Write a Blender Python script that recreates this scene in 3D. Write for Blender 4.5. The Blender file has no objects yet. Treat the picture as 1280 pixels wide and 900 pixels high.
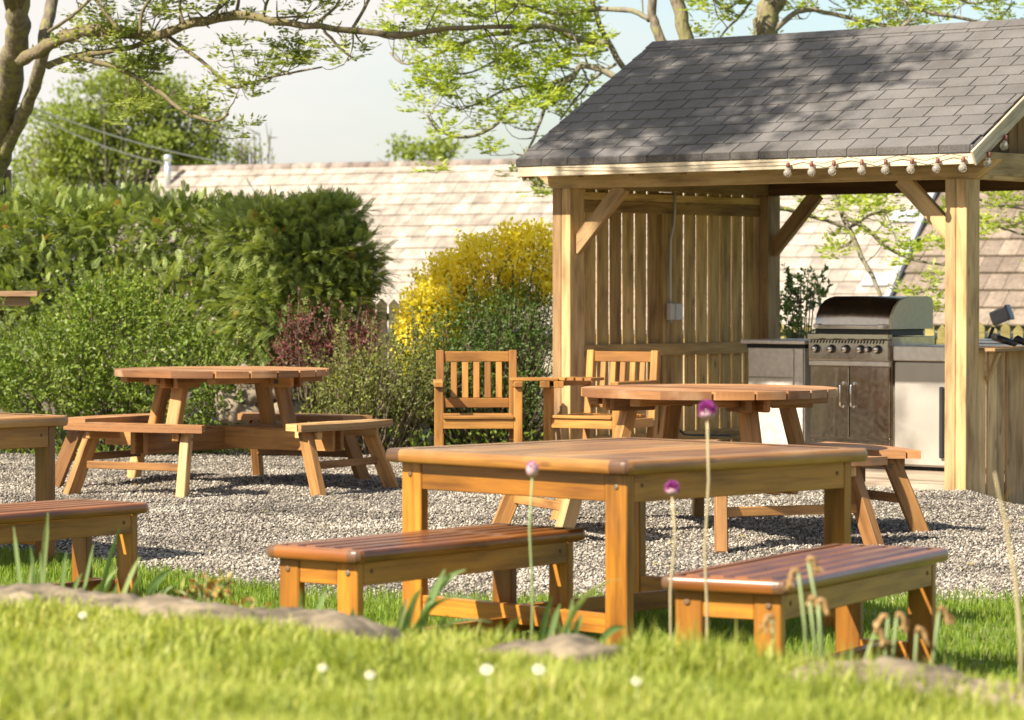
import bpy, math, random
import numpy as np
from mathutils import Vector, Matrix
random.seed(7); RNG = np.random.default_rng(11)
SC = bpy.context.scene
COL = SC.collection
R = math.radians

# ------------------------------------------------------------------ camera
EYE = 1.38; FPX = 4000.0; PITCH = -math.atan(92/4000)
cam = bpy.data.cameras.new('camera'); camo = bpy.data.objects.new('camera', cam); COL.objects.link(camo)
camo.location = (0, 0, EYE); camo.rotation_euler = (R(90)+PITCH, 0, 0)
cam.lens = 112.5; cam.sensor_width = 36; cam.clip_end = 2000; cam.clip_start = .1
cam.dof.use_dof = True; cam.dof.focus_distance = 17.5; cam.dof.aperture_fstop = 5.0; cam.dof.aperture_blades = 8
SC.camera = camo
_fw = Vector((0, math.cos(PITCH), math.sin(PITCH))); _up = Vector((0, -math.sin(PITCH), math.cos(PITCH))); _rt = Vector((1, 0, 0))
def ray(x, y): return _fw + _rt*((x-640)/FPX) + _up*((450-y)/FPX)
def atY(x, y, Y):
    d = ray(x, y); return Vector((0, 0, EYE)) + d*(Y/d.y)
def atz(x, y, z):
    d = ray(x, y); return Vector((0, 0, EYE)) + d*((z-EYE)/d.z)

# ------------------------------------------------------------------ light
EL = R(42); SH = Vector((-.80, -.60, 0)).normalized()
SUN = Vector((SH.x*math.cos(EL), SH.y*math.cos(EL), math.sin(EL)))
sl = bpy.data.lights.new('sun', 'SUN'); sl.energy = 5.0; sl.angle = R(.55); sl.color = (1.0, .91, .77)
so = bpy.data.objects.new('sun', sl); COL.objects.link(so); so.rotation_euler = (-SUN).to_track_quat('-Z', 'Y').to_euler()
w = bpy.data.worlds.new('World'); SC.world = w; w.use_nodes = True
nt = w.node_tree; N = nt.nodes; LK = nt.links
bg = N['Background']; bg.inputs[1].default_value = .09
sky = N.new('ShaderNodeTexSky'); sky.sky_type = 'NISHITA'; sky.sun_disc = False
sky.sun_elevation = EL; sky.sun_rotation = math.atan2(SUN.x, SUN.y) % (2*math.pi); sky.dust_density = 1.6; sky.air_density = 1.0
tc = N.new('ShaderNodeTexCoord'); mp = N.new('ShaderNodeMapping'); mp.inputs['Scale'].default_value = (2.2, 2.2, 9.0); mp.inputs['Location'].default_value = (.37, .2, .1)
no = N.new('ShaderNodeTexNoise'); no.inputs['Scale'].default_value = 1.6; no.inputs['Detail'].default_value = 6; no.inputs['Roughness'].default_value = .55
cr = N.new('ShaderNodeValToRGB'); cr.color_ramp.elements[0].position = .36; cr.color_ramp.elements[1].position = .66
mx = N.new('ShaderNodeMix'); mx.data_type = 'RGBA'; mx.inputs[7].default_value = (5.0, 4.8, 4.55, 1)
LK.new(tc.outputs['Generated'], mp.inputs[0]); LK.new(mp.outputs[0], no.inputs['Vector']); sx = N.new('ShaderNodeSeparateXYZ'); LK.new(tc.outputs['Generated'], sx.inputs[0])
ma = N.new('ShaderNodeMath'); ma.operation = 'MULTIPLY_ADD'; ma.inputs[1].default_value = -2.3; LK.new(sx.outputs[0], ma.inputs[0]); LK.new(no.outputs['Fac'], ma.inputs[2])
LK.new(ma.outputs[0], cr.inputs[0])
LK.new(cr.outputs[0], mx.inputs[0]); LK.new(sky.outputs[0], mx.inputs[6]); LK.new(mx.outputs[2], bg.inputs[0])
vs = SC.view_settings; vs.view_transform = 'Standard'; vs.look = 'None'; vs.gamma = 1; vs.use_curve_mapping = False; vs.exposure = 1.12

# ------------------------------------------------------------------ materials
def mat(name):
    m = bpy.data.materials.new(name); m.use_nodes = True
    return m, m.node_tree.nodes, m.node_tree.links, m.node_tree.nodes['Principled BSDF']
def node(n, t, **kw):
    x = n.new(t)
    for k, v in kw.items():
        if k in x.inputs: x.inputs[k].default_value = v
        else: setattr(x, k, v)
    return x
def ramp(n, stops):
    r = n.new('ShaderNodeValToRGB'); e = r.color_ramp.elements
    while len(e) < len(stops): e.new(.5)
    for i, (p, c) in enumerate(stops):
        e[i].position = p; e[i].color = (c[0], c[1], c[2], 1)
    return r
def mixc(n, l, fac, a, b, mode='MIX'):
    x = n.new('ShaderNodeMix'); x.data_type = 'RGBA'; x.blend_type = mode
    for s, v in ((0, fac), (6, a), (7, b)):
        if hasattr(v, 'links'): l.new(v, x.inputs[s])
        else: x.inputs[s].default_value = v if s == 0 else (v[0], v[1], v[2], 1)
    return x.outputs[2]
def wood(name, light, dark, rough=.5, coat=0.0, knot=.5, bump=.25, wear=None):
    m, n, l, b = mat(name)
    uv = node(n, 'ShaderNodeUVMap', uv_map='grain')
    mp = node(n, 'ShaderNodeMapping'); mp.inputs['Scale'].default_value = (1.3, 24, 1); l.new(uv.outputs[0], mp.inputs[0])
    n1 = node(n, 'ShaderNodeTexNoise', Scale=1.7, Detail=5.0, Roughness=.6, Distortion=.6); l.new(mp.outputs[0], n1.inputs['Vector'])
    mp2 = node(n, 'ShaderNodeMapping'); mp2.inputs['Scale'].default_value = (1.2, 5, 1); l.new(uv.outputs[0], mp2.inputs[0])
    n2 = node(n, 'ShaderNodeTexNoise', Scale=2.0, Detail=3.0); l.new(mp2.outputs[0], n2.inputs['Vector'])
    r1 = ramp(n, [(.28, dark), (.47, [(a+c*2)/3 for a, c in zip(dark, light)]), (.66, light)]); l.new(n1.outputs['Fac'], r1.inputs[0])
    r2 = ramp(n, [(.28, (.48, .43, .38)), (.5, (.92, .9, .88)), (.72, (1.16, 1.16, 1.16))]); l.new(n2.outputs['Fac'], r2.inputs[0])
    c = mixc(n, l, 1.0, r1.outputs[0], r2.outputs[0], 'MULTIPLY')
    at = node(n, 'ShaderNodeAttribute', attribute_name='tint')
    r3 = ramp(n, [(0, (.60, .54, .50)), (.5, (1, 1, 1)), (1, (1.26, 1.24, 1.2))]); l.new(at.outputs['Fac'], r3.inputs[0])
    c = mixc(n, l, 1.0, c, r3.outputs[0], 'MULTIPLY')
    mp3 = node(n, 'ShaderNodeMapping'); mp3.inputs['Scale'].default_value = (2.6, 7, 1); l.new(uv.outputs[0], mp3.inputs[0])
    vo = node(n, 'ShaderNodeTexVoronoi', Scale=1.0); l.new(mp3.outputs[0], vo.inputs['Vector'])
    r4 = ramp(n, [(.05, (1, 1, 1)), (.12, (0, 0, 0))]); l.new(vo.outputs['Distance'], r4.inputs[0])
    mm = node(n, 'ShaderNodeMath', operation='MULTIPLY'); l.new(r4.outputs[0], mm.inputs[0]); mm.inputs[1].default_value = knot
    c = mixc(n, l, mm.outputs[0], c, [x*.42 for x in dark])
    if wear:
        geo = node(n, 'ShaderNodeTexCoord')
        nw = node(n, 'ShaderNodeTexNoise', Scale=3.5, Detail=4.0); l.new(geo.outputs['Object'], nw.inputs['Vector'])
        rw = ramp(n, [(.52, (0, 0, 0)), (.72, (.55, .55, .55))]); l.new(nw.outputs['Fac'], rw.inputs[0])
        c = mixc(n, l, rw.outputs[0], c, wear)
    l.new(c, b.inputs['Base Color'])
    rr = ramp(n, [(.3, (rough+.12,)*3), (.7, (rough-.06,)*3)]); l.new(n1.outputs['Fac'], rr.inputs[0]); l.new(rr.outputs[0], b.inputs['Roughness'])
    b.inputs['Coat Weight'].default_value = coat; b.inputs['Coat Roughness'].default_value = .22
    bp = node(n, 'ShaderNodeBump', Strength=bump, Distance=.004); l.new(n1.outputs['Fac'], bp.inputs['Height']); l.new(bp.outputs[0], b.inputs['Normal'])
    return m
def plain(name, col, rough=.6, metal=0.0, noise=.15, scale=12.0, bump=0.0):
    m, n, l, b = mat(name)
    t = node(n, 'ShaderNodeTexCoord'); no = node(n, 'ShaderNodeTexNoise', Scale=scale, Detail=5.0); l.new(t.outputs['Object'], no.inputs['Vector'])
    r = ramp(n, [(.3, [c*(1-noise) for c in col]), (.7, [min(1, c*(1+noise)) for c in col])]); l.new(no.outputs['Fac'], r.inputs[0])
    l.new(r.outputs[0], b.inputs['Base Color']); b.inputs['Roughness'].default_value = rough; b.inputs['Metallic'].default_value = metal
    if bump:
        bp = node(n, 'ShaderNodeBump', Strength=bump, Distance=.01); l.new(no.outputs['Fac'], bp.inputs['Height']); l.new(bp.outputs[0], b.inputs['Normal'])
    return m
def leaf(name, stops, trans=.3, rough=.5, spec=.35):
    m, n, l, b = mat(name)
    at = node(n, 'ShaderNodeAttribute', attribute_name='tint')
    r = ramp(n, stops); l.new(at.outputs['Fac'], r.inputs[0])
    l.new(r.outputs[0], b.inputs['Base Color']); b.inputs['Roughness'].default_value = rough; b.inputs['Specular IOR Level'].default_value = spec
    tr = node(n, 'ShaderNodeBsdfTranslucent')
    g = mixc(n, l, 1.0, r.outputs[0], (1.25, 1.2, .5), 'MULTIPLY'); l.new(g, tr.inputs[0])
    mx = node(n, 'ShaderNodeMixShader'); mx.inputs[0].default_value = trans
    l.new(b.outputs[0], mx.inputs[1]); l.new(tr.outputs[0], mx.inputs[2]); l.new(mx.outputs[0], n['Material Output'].inputs[0])
    return m
def tinted(name, stops, rough=.85, noise_scale=90.0, bump=.3):
    m, n, l, b = mat(name)
    at = node(n, 'ShaderNodeAttribute', attribute_name='tint')
    r = ramp(n, stops); l.new(at.outputs['Fac'], r.inputs[0])
    t = node(n, 'ShaderNodeTexCoord'); no = node(n, 'ShaderNodeTexNoise', Scale=noise_scale, Detail=4.0); l.new(t.outputs['Object'], no.inputs['Vector'])
    rr = ramp(n, [(.3, (.72, .72, .72)), (.7, (1.2, 1.2, 1.2))]); l.new(no.outputs['Fac'], rr.inputs[0])
    nb = node(n, 'ShaderNodeTexNoise', Scale=2.3, Detail=6.0, Roughness=.65); l.new(t.outputs['Object'], nb.inputs['Vector'])
    rb = ramp(n, [(.32, (.74, .73, .70)), (.6, (1.06, 1.06, 1.06))]); l.new(nb.outputs['Fac'], rb.inputs[0])
    l.new(mixc(n, l, 1.0, mixc(n, l, 1.0, r.outputs[0], rr.outputs[0], 'MULTIPLY'), rb.outputs[0], 'MULTIPLY'), b.inputs['Base Color']); b.inputs['Roughness'].default_value = rough
    bp = node(n, 'ShaderNodeBump', Strength=bump, Distance=.004); l.new(no.outputs['Fac'], bp.inputs['Height']); l.new(bp.outputs[0], b.inputs['Normal'])
    return m
def bark(name, a, c, lichen, sc=14.0):
    m, n, l, b = mat(name)
    t = node(n, 'ShaderNodeTexCoord'); mp = node(n, 'ShaderNodeMapping'); mp.inputs['Scale'].default_value = (1, 1, .35); l.new(t.outputs['Object'], mp.inputs[0])
    n1 = node(n, 'ShaderNodeTexNoise', Scale=sc*2, Detail=6.0); l.new(mp.outputs[0], n1.inputs['Vector'])
    r1 = ramp(n, [(.35, a), (.65, c)]); l.new(n1.outputs['Fac'], r1.inputs[0])
    n2 = node(n, 'ShaderNodeTexNoise', Scale=sc*.6, Detail=5.0); l.new(t.outputs['Object'], n2.inputs['Vector'])
    r2 = ramp(n, [(.48, (0, 0, 0)), (.6, (1, 1, 1))]); l.new(n2.outputs['Fac'], r2.inputs[0])
    l.new(mixc(n, l, r2.outputs[0], r1.outputs[0], lichen), b.inputs['Base Color']); b.inputs['Roughness'].default_value = .9
    bp = node(n, 'ShaderNodeBump', Strength=.8, Distance=.02); l.new(n1.outputs['Fac'], bp.inputs['Height']); l.new(bp.outputs[0], b.inputs['Normal'])
    return m
def steel(name, col, rough, wav=.02):
    m, n, l, b = mat(name)
    t = node(n, 'ShaderNodeTexCoord'); mp = node(n, 'ShaderNodeMapping'); mp.inputs['Scale'].default_value = (1.5, 1.5, .5); l.new(t.outputs['Object'], mp.inputs[0])
    no = node(n, 'ShaderNodeTexNoise', Scale=4.0, Detail=2.0, Distortion=1.2); l.new(mp.outputs[0], no.inputs['Vector'])
    n2 = node(n, 'ShaderNodeTexNoise', Scale=25.0, Detail=5.0); l.new(t.outputs['Object'], n2.inputs['Vector'])
    r = ramp(n, [(.3, [c*.8 for c in col]), (.7, col)]); l.new(n2.outputs['Fac'], r.inputs[0]); l.new(r.outputs[0], b.inputs['Base Color'])
    b.inputs['Metallic'].default_value = .4 if rough > .3 else 1; 
    rr = ramp(n, [(.3, (rough*.8,)*3), (.7, (rough*1.25,)*3)]); l.new(n2.outputs['Fac'], rr.inputs[0]); l.new(rr.outputs[0], b.inputs['Roughness'])
    bp = node(n, 'ShaderNodeBump', Strength=.5, Distance=wav); l.new(no.outputs['Fac'], bp.inputs['Height']); l.new(bp.outputs[0], b.inputs['Normal'])
    return m

M = {}
M['stain'] = wood('stained pine', (.45, .195, .022), (.25, .085, .008), .40, .3, .8, .3)
M['stain_top'] = wood('stained pine tops', (.42, .20, .048), (.24, .095, .018), .36, .4, .6, .3, wear=(.50, .31, .13))
M['endgrain'] = wood('stained end grain', (.15, .072, .032), (.085, .04, .018), .5, .3, .0, .3)
M['bench_top'] = wood('red stained bench top', (.30, .105, .022), (.14, .042, .009), .32, .38, .55, .3)
M['picnic'] = wood('picnic table pine', (.44, .225, .066), (.25, .108, .028), .58, .0, .55, .3)
M['picnic_top'] = wood('weathered picnic top', (.43, .21, .08), (.26, .108, .036), .55, .12, .6, .3, wear=(.50, .35, .20))
M['picnic_pale'] = wood('pale picnic pine', (.60, .38, .16), (.42, .235, .08), .6, .0, .5, .3)
M['chair'] = wood('armchair pine', (.46, .225, .052), (.28, .115, .022), .5, .1, .65, .25)
M['larch'] = wood('pale larch frame', (.52, .355, .172), (.335, .21, .083), .7, .0, .5, .35)
M['larch_sunlit'] = wood('sunlit larch boarding', (.70, .49, .24), (.46, .29, .12), .7, .0, .8, .4)  # lightened larch: sunlight on the bar wall is put into the colour
M['larch_slat'] = wood('rough sawn larch slats', (.60, .405, .16), (.35, .215, .07), .75, .0, .75, .4)
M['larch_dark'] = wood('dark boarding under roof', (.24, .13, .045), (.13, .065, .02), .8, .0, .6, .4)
M['fascia'] = wood('bleached fascia board', (.74, .64, .48), (.50, .39, .25), .75, .0, .4, .3, wear=(.30, .25, .17))
M['deck'] = wood('grey deck boards', (.42, .35, .27), (.27, .21, .15), .75, .0, .4, .4)
M['fence_green'] = wood('mossy pickets', (.34, .30, .10), (.19, .165, .05), .85, .0, .4, .4)
M['fence_dark'] = wood('old dark pickets', (.13, .115, .06), (.07, .06, .035), .9, .0, .4, .4)
M['shingle'] = tinted('asphalt shingle', [(0, (.118, .109, .104)), (1, (.142, .132, .126))], .9, 160.0, .5)
M['shingle_edge'] = tinted('shingle edge', [(0, (.07, .062, .06)), (1, (.10, .09, .085))], .9, 60.0, .4)
M['slate_pale'] = tinted('pale sandstone tiles', [(0, (.30, .255, .215)), (.5, (.345, .30, .255)), (1, (.40, .35, .30))], .9, 5.0, .3)
M['slate_brown'] = tinted('brown concrete tiles', [(0, (.17, .13, .10)), (1, (.27, .215, .165))], .9, 16.0, .3)
M['ridge'] = tinted('ridge tiles', [(0, (.15, .115, .10)), (1, (.32, .26, .225))], .9, 9.0, .4)
M['lead'] = plain('lead flashing', (.42, .43, .46), .5, .3)
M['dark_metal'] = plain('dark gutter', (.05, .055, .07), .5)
M['render'] = plain('rough stone wall', (.30, .26, .20), .9, 0, .3, 6.0, .5)
M['steel'] = steel('brushed stainless steel', (.80, .75, .68), .36, .003)
M['steel_dark'] = steel('smoked steel', (.52, .465, .40), .20, .004)
M['steel_white'] = plain('white enamelled panel', (.47, .435, .38), .35, .35, .08, 5.0)
M['hood_end'] = steel('dull steel end plate', (.62, .56, .40), .5, .002)  # yellowish light on the end plate is put into the steel colour
M['chrome'] = plain('chrome', (.75, .74, .72), .12, 1.0, .02)
M['black'] = plain('black plastic', (.025, .025, .028), .45)
M['black_gap'] = plain('black recess', (.012, .012, .013), .8)
M['grey_plastic'] = plain('grey plastic', (.34, .33, .32), .55, 0, .06)
M['dkgrey_plastic'] = plain('dark grey housing', (.20, .20, .21), .45, 0, .06)
M['white_plastic'] = plain('off white plastic', (.52, .50, .46), .5, 0, .05)
M['sheet'] = plain('pale tray', (.62, .64, .66), .3, .5, .05)
M['bolt'] = plain('dull bolt head', (.20, .15, .10), .55, .4)
M['bolt_dark'] = plain('dark plastic bolt cap', (.06, .075, .06), .5)
M['screw'] = plain('screw recess', (.16, .09, .045), .7)
M['soil'] = plain('dark soil', (.10, .075, .05), .95, 0, .4, 8.0, .6)
M['rock'] = plain('sandstone', (.23, .185, .125), .9, 0, .35, 9.0, .8)
M['edge_stone'] = plain('shade mottled kerb stone', (.165, .13, .085), .92, 0, .75, 11.0, 1.0)  # dark, strong mottling also puts dappled shade into the stone colour
M['bark'] = bark('ash bark', (.115, .09, .06), (.22, .18, .125), (.22, .20, .085))
M['twig'] = bark('mossy twigs', (.12, .09, .055), (.20, .155, .09), (.17, .15, .055), 30.0)
M['bark_grey'] = bark('grey branch', (.16, .135, .10), (.26, .225, .175), (.22, .20, .12))
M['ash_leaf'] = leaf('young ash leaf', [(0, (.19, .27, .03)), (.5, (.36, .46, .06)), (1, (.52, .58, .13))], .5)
M['ash_leaf_dull'] = leaf('dull ash leaf', [(0, (.16, .21, .05)), (.5, (.29, .35, .09)), (1, (.42, .46, .15))], .45)  # duller green than the other ash leaf
M['far_leaf'] = leaf('far tree leaf', [(0, (.14, .19, .03)), (.6, (.26, .32, .06)), (1, (.38, .42, .10))], .4)
M['conifer'] = leaf('leyland cypress sprays', [(0, (.13, .19, .045)), (.5, (.28, .35, .10)), (.93, (.46, .51, .18)), (1, (.42, .26, .10))], .35, .55)
M['shrub_leaf'] = leaf('bright privet leaf', [(0, (.07, .115, .018)), (.5, (.15, .225, .03)), (1, (.30, .36, .06))], .35)
M['broom_leaf'] = leaf('broom shoot', [(0, (.05, .10, .02)), (1, (.15, .23, .04))], .3)
M['broom_flower'] = leaf('broom flower', [(0, (.78, .64, .03)), (.6, (.92, .81, .07)), (1, (.95, .90, .30))], .4)
M['olive_leaf'] = leaf('olive shrub leaf', [(0, (.09, .11, .025)), (.6, (.19, .22, .05)), (1, (.34, .33, .08))], .3)
M['red_leaf'] = leaf('barberry leaf', [(0, (.07, .025, .025)), (.6, (.17, .055, .05)), (1, (.33, .13, .11))], .3)
M['holly_leaf'] = leaf('glossy bush leaf', [(0, (.06, .11, .025)), (1, (.18, .27, .06))], .2, .3, .6)
M['dry_twig'] = plain('dry twigs', (.15, .115, .075), .9)
M['grass'] = leaf('lawn grass', [(0, (.10, .18, .018)), (.6, (.20, .30, .03)), (.92, (.30, .36, .05)), (1, (.50, .42, .14))], .4, .5, .3)
M['grass_bank'] = leaf('sunny rough grass', [(0, (.15, .22, .025)), (.45, (.36, .41, .07)), (.8, (.56, .54, .17)), (1, (.74, .66, .36))], .4, .5, .3)
M['lawn_soil'] = plain('turf thatch', (.13, .155, .03), .95, 0, .35, 14.0, .3)
M['daff_leaf'] = leaf('daffodil leaf', [(0, (.13, .22, .075)), (.6, (.24, .33, .13)), (1, (.40, .45, .20))], .3, .45)
M['dead_flower'] = leaf('withered petals', [(0, (.36, .21, .085)), (1, (.58, .38, .18))], .3, .8)
M['stem'] = plain('green stem', (.24, .30, .12), .6)
M['dry_stem'] = plain('straw stem', (.42, .34, .19), .8)
M['allium'] = leaf('allium florets', [(0, (.30, .035, .28)), (.6, (.46, .09, .43)), (1, (.66, .36, .56))], .3)
M['bud'] = leaf('allium bud', [(0, (.45, .40, .26)), (.6, (.62, .40, .46)), (1, (.66, .55, .50))], .3)
M['petal'] = plain('white petals', (.66, .63, .54), .7, 0, .05)
M['disc'] = plain('yellow flower disc', (.75, .52, .03), .8)
M['peony'] = leaf('bronze young foliage', [(0, (.30, .085, .05)), (.5, (.42, .22, .05)), (1, (.32, .34, .07))], .3)
M['socket'] = plain('brown lamp socket', (.16, .05, .03), .5)
M['cable'] = plain('lamp cable', (.10, .08, .06), .7)
M['wire'] = plain('overhead wire', (.42, .40, .37), .6)
M['pole'] = wood('weathered pole', (.36, .22, .13), (.22, .13, .08), .85)
def glass():
    m, n, l, b = mat('frosted bulb glass'); b.inputs['Base Color'].default_value = (.72, .66, .56, 1); b.inputs['Roughness'].default_value = .10
    b.inputs['Transmission Weight'].default_value = .7; b.inputs['IOR'].default_value = 1.3; return m
M['glass'] = glass()
def gravel_base():
    m, n, l, b = mat('gravel bed')
    t = node(n, 'ShaderNodeTexCoord'); v = node(n, 'ShaderNodeTexVoronoi', Scale=55.0); l.new(t.outputs['Object'], v.inputs['Vector'])
    r = ramp(n, [(0, (.06, .05, .042)), (.45, (.19, .165, .135)), (1, (.34, .30, .24))])
    s = node(n, 'ShaderNodeSeparateColor'); l.new(v.outputs['Color'], s.inputs[0]); l.new(s.outputs[0], r.inputs[0])
    l.new(r.outputs[0], b.inputs['Base Color']); b.inputs['Roughness'].default_value = .9
    bp = node(n, 'ShaderNodeBump', Strength=1.0, Distance=.02, invert=True); l.new(v.outputs['Distance'], bp.inputs['Height']); l.new(bp.outputs[0], b.inputs['Normal'])
    return m
M['gravel_base'] = gravel_base()
M['stones'] = tinted('gravel stones', [(0, (.04, .034, .028)), (.28, (.115, .099, .081)), (.62, (.275, .24, .195)), (.86, (.41, .36, .295)), (1, (.58, .52, .43))], .85, 60.0, .3)
M['field'] = plain('far field', (.16, .20, .05), .95, 0, .3, .2)

# ------------------------------------------------------------------ mesh helpers
class MB:
    def __init__(s): s.v = []; s.f = []; s.uv = []; s.t = []; s.sm = []
    def face(s, idx, uvs=None, t=.5, sm=False):
        s.f.append(tuple(idx)); s.t.append(t); s.sm.append(sm)
        s.uv.extend(uvs if uvs else [(s.v[i][0]+s.v[i][1]*.7, s.v[i][2]) for i in idx])
    def frame(s, o, A, B, C, hx, hy, hz, ch=.003, t=None):
        """chamfered box: centre o, unit axes A (grain) B C, half sizes"""
        o = Vector(o); t = random.random() if t is None else t
        ru, rv = random.random()*40, random.random()*40
        ch = min(ch, hx*.4, hy*.4, hz*.4); base = len(s.v); loc = []; H = (hx, hy, hz); id_ = {}
        for sx in (-1, 1):
            for sy in (-1, 1):
                for sz in (-1, 1):
                    for k in range(3):
                        q = [sx*(hx-ch), sy*(hy-ch), sz*(hz-ch)]; q[k] = (sx, sy, sz)[k]*H[k]
                        id_[(sx, sy, sz, k)] = len(loc); loc.append(q); s.v.append(o + A*q[0] + B*q[1] + C*q[2])
        def add(keys, ax):
            ids = [id_[k] for k in keys]
            p = [Vector(loc[i]) for i in ids]; nrm = (p[1]-p[0]).cross(p[2]-p[0]); c = sum(p, Vector())/len(p)
            if nrm.dot(c) * (1 if A.cross(B).dot(C) > 0 else -1) < 0: ids.reverse()
            uvs = []
            for i in ids:
                q = loc[i]
                if ax == 0: uvs.append((ru+q[1]*.5, rv+q[2]))
                elif ax == 1: uvs.append((ru+q[0], rv+q[2]+.31))
                else: uvs.append((ru+q[0], rv+q[1]))
            s.face([base+i for i in ids], uvs, t)
        S = (-1, 1)
        for g in S:
            add([(g, -1, -1, 0), (g, 1, -1, 0), (g, 1, 1, 0), (g, -1, 1, 0)], 0)
            add([(-1, g, -1, 1), (1, g, -1, 1), (1, g, 1, 1), (-1, g, 1, 1)], 1)
            add([(-1, -1, g, 2), (1, -1, g, 2), (1, 1, g, 2), (-1, 1, g, 2)], 2)
        for a in S:
            for b in S:
                add([(a, b, -1, 0), (a, b, 1, 0), (a, b, 1, 1), (a, b, -1, 1)], 1)
                add([(a, -1, b, 0), (a, 1, b, 0), (a, 1, b, 2), (a, -1, b, 2)], 2)
                add([(-1, a, b, 1), (1, a, b, 1), (1, a, b, 2), (-1, a, b, 2)], 2)
                for c in S: add([(a, b, c, 0), (a, b, c, 1), (a, b, c, 2)], 2)
        return s
    def box(s, lo, hi, grain=None, ch=.003, t=None):
        lo, hi = Vector(lo), Vector(hi); c = (lo+hi)/2; d = (hi-lo)/2
        g = grain if grain is not None else max(range(3), key=lambda i: d[i])
        ax = [Vector((1, 0, 0)), Vector((0, 1, 0)), Vector((0, 0, 1))]; o = [(g+i) % 3 for i in range(3)]
        return s.frame(c, ax[o[0]], ax[o[1]], ax[o[2]], d[o[0]], d[o[1]], d[o[2]], ch, t)
    def beam(s, p, q, wid, thick, wdir, ch=.003, t=None):
        """board from p to q; wid measured along wdir (made square to the run)"""
        p, q = Vector(p), Vector(q); A = (q-p).normalized(); B = Vector(wdir); B = (B - A*B.dot(A)).normalized(); C = A.cross(B)
        return s.frame((p+q)/2, A, B, C, (q-p).length/2, wid/2, thick/2, ch, t)
    def prism(s, poly, z0, z1, t=None, org=None, ax=None):
        """polygon (list of 2-D) extruded between z0, z1; ax = (X, Y, Z) vectors"""
        X, Y, Z = ax if ax else (Vector((1, 0, 0)), Vector((0, 1, 0)), Vector((0, 0, 1))); o = Vector(org) if org else Vector()
        t = random.random() if t is None else t; b = len(s.v); n = len(poly); ru, rv = random.random()*40, random.random()*40
        area = sum(poly[i][0]*poly[(i+1) % n][1]-poly[(i+1) % n][0]*poly[i][1] for i in range(n))
        if area < 0: poly = poly[::-1]
        for z in (z0, z1):
            for x, y in poly: s.v.append(o + X*x + Y*y + Z*z)
        uv = [(ru+x, rv+y) for x, y in poly]
        s.face([b+n+i for i in range(n)], uv, t); s.face([b+i for i in reversed(range(n))], uv[::-1], t)
        for i in range(n):
            j = (i+1) % n; L = math.hypot(poly[j][0]-poly[i][0], poly[j][1]-poly[i][1])
            s.face([b+i, b+j, b+n+j, b+n+i], [(ru, rv), (ru+L, rv), (ru+L, rv+abs(z1-z0)), (ru, rv+abs(z1-z0))], t)
        return s
    def tube(s, pts, rad, n=8, cap=True, t=.5, wob=0):
        pts = [Vector(p) for p in pts]; rad = rad if hasattr(rad, '__len__') else [rad]*len(pts); b = len(s.v); ref = None
        for i, p in enumerate(pts):
            d = (pts[min(i+1, len(pts)-1)]-pts[max(i-1, 0)]).normalized()
            if ref is None: ref = Vector((1, 0, 0)) if abs(d.x) < .8 else Vector((0, 1, 0))
            a = (ref - d*ref.dot(d)).normalized(); ref = a; c = d.cross(a)
            for k in range(n):
                th = 2*math.pi*k/n; r = rad[i]*(1+random.uniform(-wob, wob)); s.v.append(p + a*(r*math.cos(th)) + c*(r*math.sin(th)))
        for i in range(len(pts)-1):
            for k in range(n):
                k2 = (k+1) % n; s.face([b+i*n+k, b+i*n+k2, b+(i+1)*n+k2, b+(i+1)*n+k], None, t, True)
        if cap:
            s.face([b+k for k in reversed(range(n))], None, t); s.face([b+(len(pts)-1)*n+k for k in range(n)], None, t)
        return s
    def lathe(s, prof, o=(0, 0, 0), ax=None, n=14, t=.5):
        X, Y, Z = ax if ax else (Vector((1, 0, 0)), Vector((0, 1, 0)), Vector((0, 0, 1))); o = Vector(o); b = len(s.v)
        for r, z in prof:
            for k in range(n):
                th = 2*math.pi*k/n; s.v.append(o + X*(r*math.cos(th)) + Y*(r*math.sin(th)) + Z*z)
        for i in range(len(prof)-1):
            for k in range(n):
                k2 = (k+1) % n; s.face([b+i*n+k, b+i*n+k2, b+(i+1)*n+k2, b+(i+1)*n+k], None, t, True)
        s.face([b+k for k in reversed(range(n))], None, t); s.face([b+(len(prof)-1)*n+k for k in range(n)], None, t)
        return s
    def build(s, name, m, parent=None):
        me = bpy.data.meshes.new(name); me.from_pydata([tuple(v) for v in s.v], [], s.f)
        ul = me.uv_layers.new(name='grain'); ul.data.foreach_set('uv', np.array(s.uv, dtype=np.float32).ravel())
        a = me.attributes.new('tint', 'FLOAT', 'FACE'); a.data.foreach_set('value', np.array(s.t, dtype=np.float32))
        me.polygons.foreach_set('use_smooth', np.array(s.sm, dtype=bool)); me.materials.append(m); me.update()
        o = bpy.data.objects.new(name, me); COL.objects.link(o)
        if parent: o.parent = parent
        return o
def bulk(name, V, F, tint, m, parent=None, smooth=False):
    """V (n,3), F (m,k) same-size faces, tint per face"""
    me = bpy.data.meshes.new(name); k = F.shape[1]
    me.vertices.add(len(V)); me.vertices.foreach_set('co', V.astype(np.float32).ravel())
    me.loops.add(F.size); me.loops.foreach_set('vertex_index', F.astype(np.int32).ravel())
    me.polygons.add(len(F)); me.polygons.foreach_set('loop_start', np.arange(0, F.size, k, dtype=np.int32))
    try: me.polygons.foreach_set('loop_total', np.full(len(F), k, dtype=np.int32))
    except Exception: pass
    me.update(calc_edges=True)
    a = me.attributes.new('tint', 'FLOAT', 'FACE'); a.data.foreach_set('value', tint.astype(np.float32))
    if smooth: me.polygons.foreach_set('use_smooth', np.ones(len(F), dtype=bool))
    me.materials.append(m); me.validate(); 
    o = bpy.data.objects.new(name, me); COL.objects.link(o)
    if parent: o.parent = parent
    return o
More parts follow.
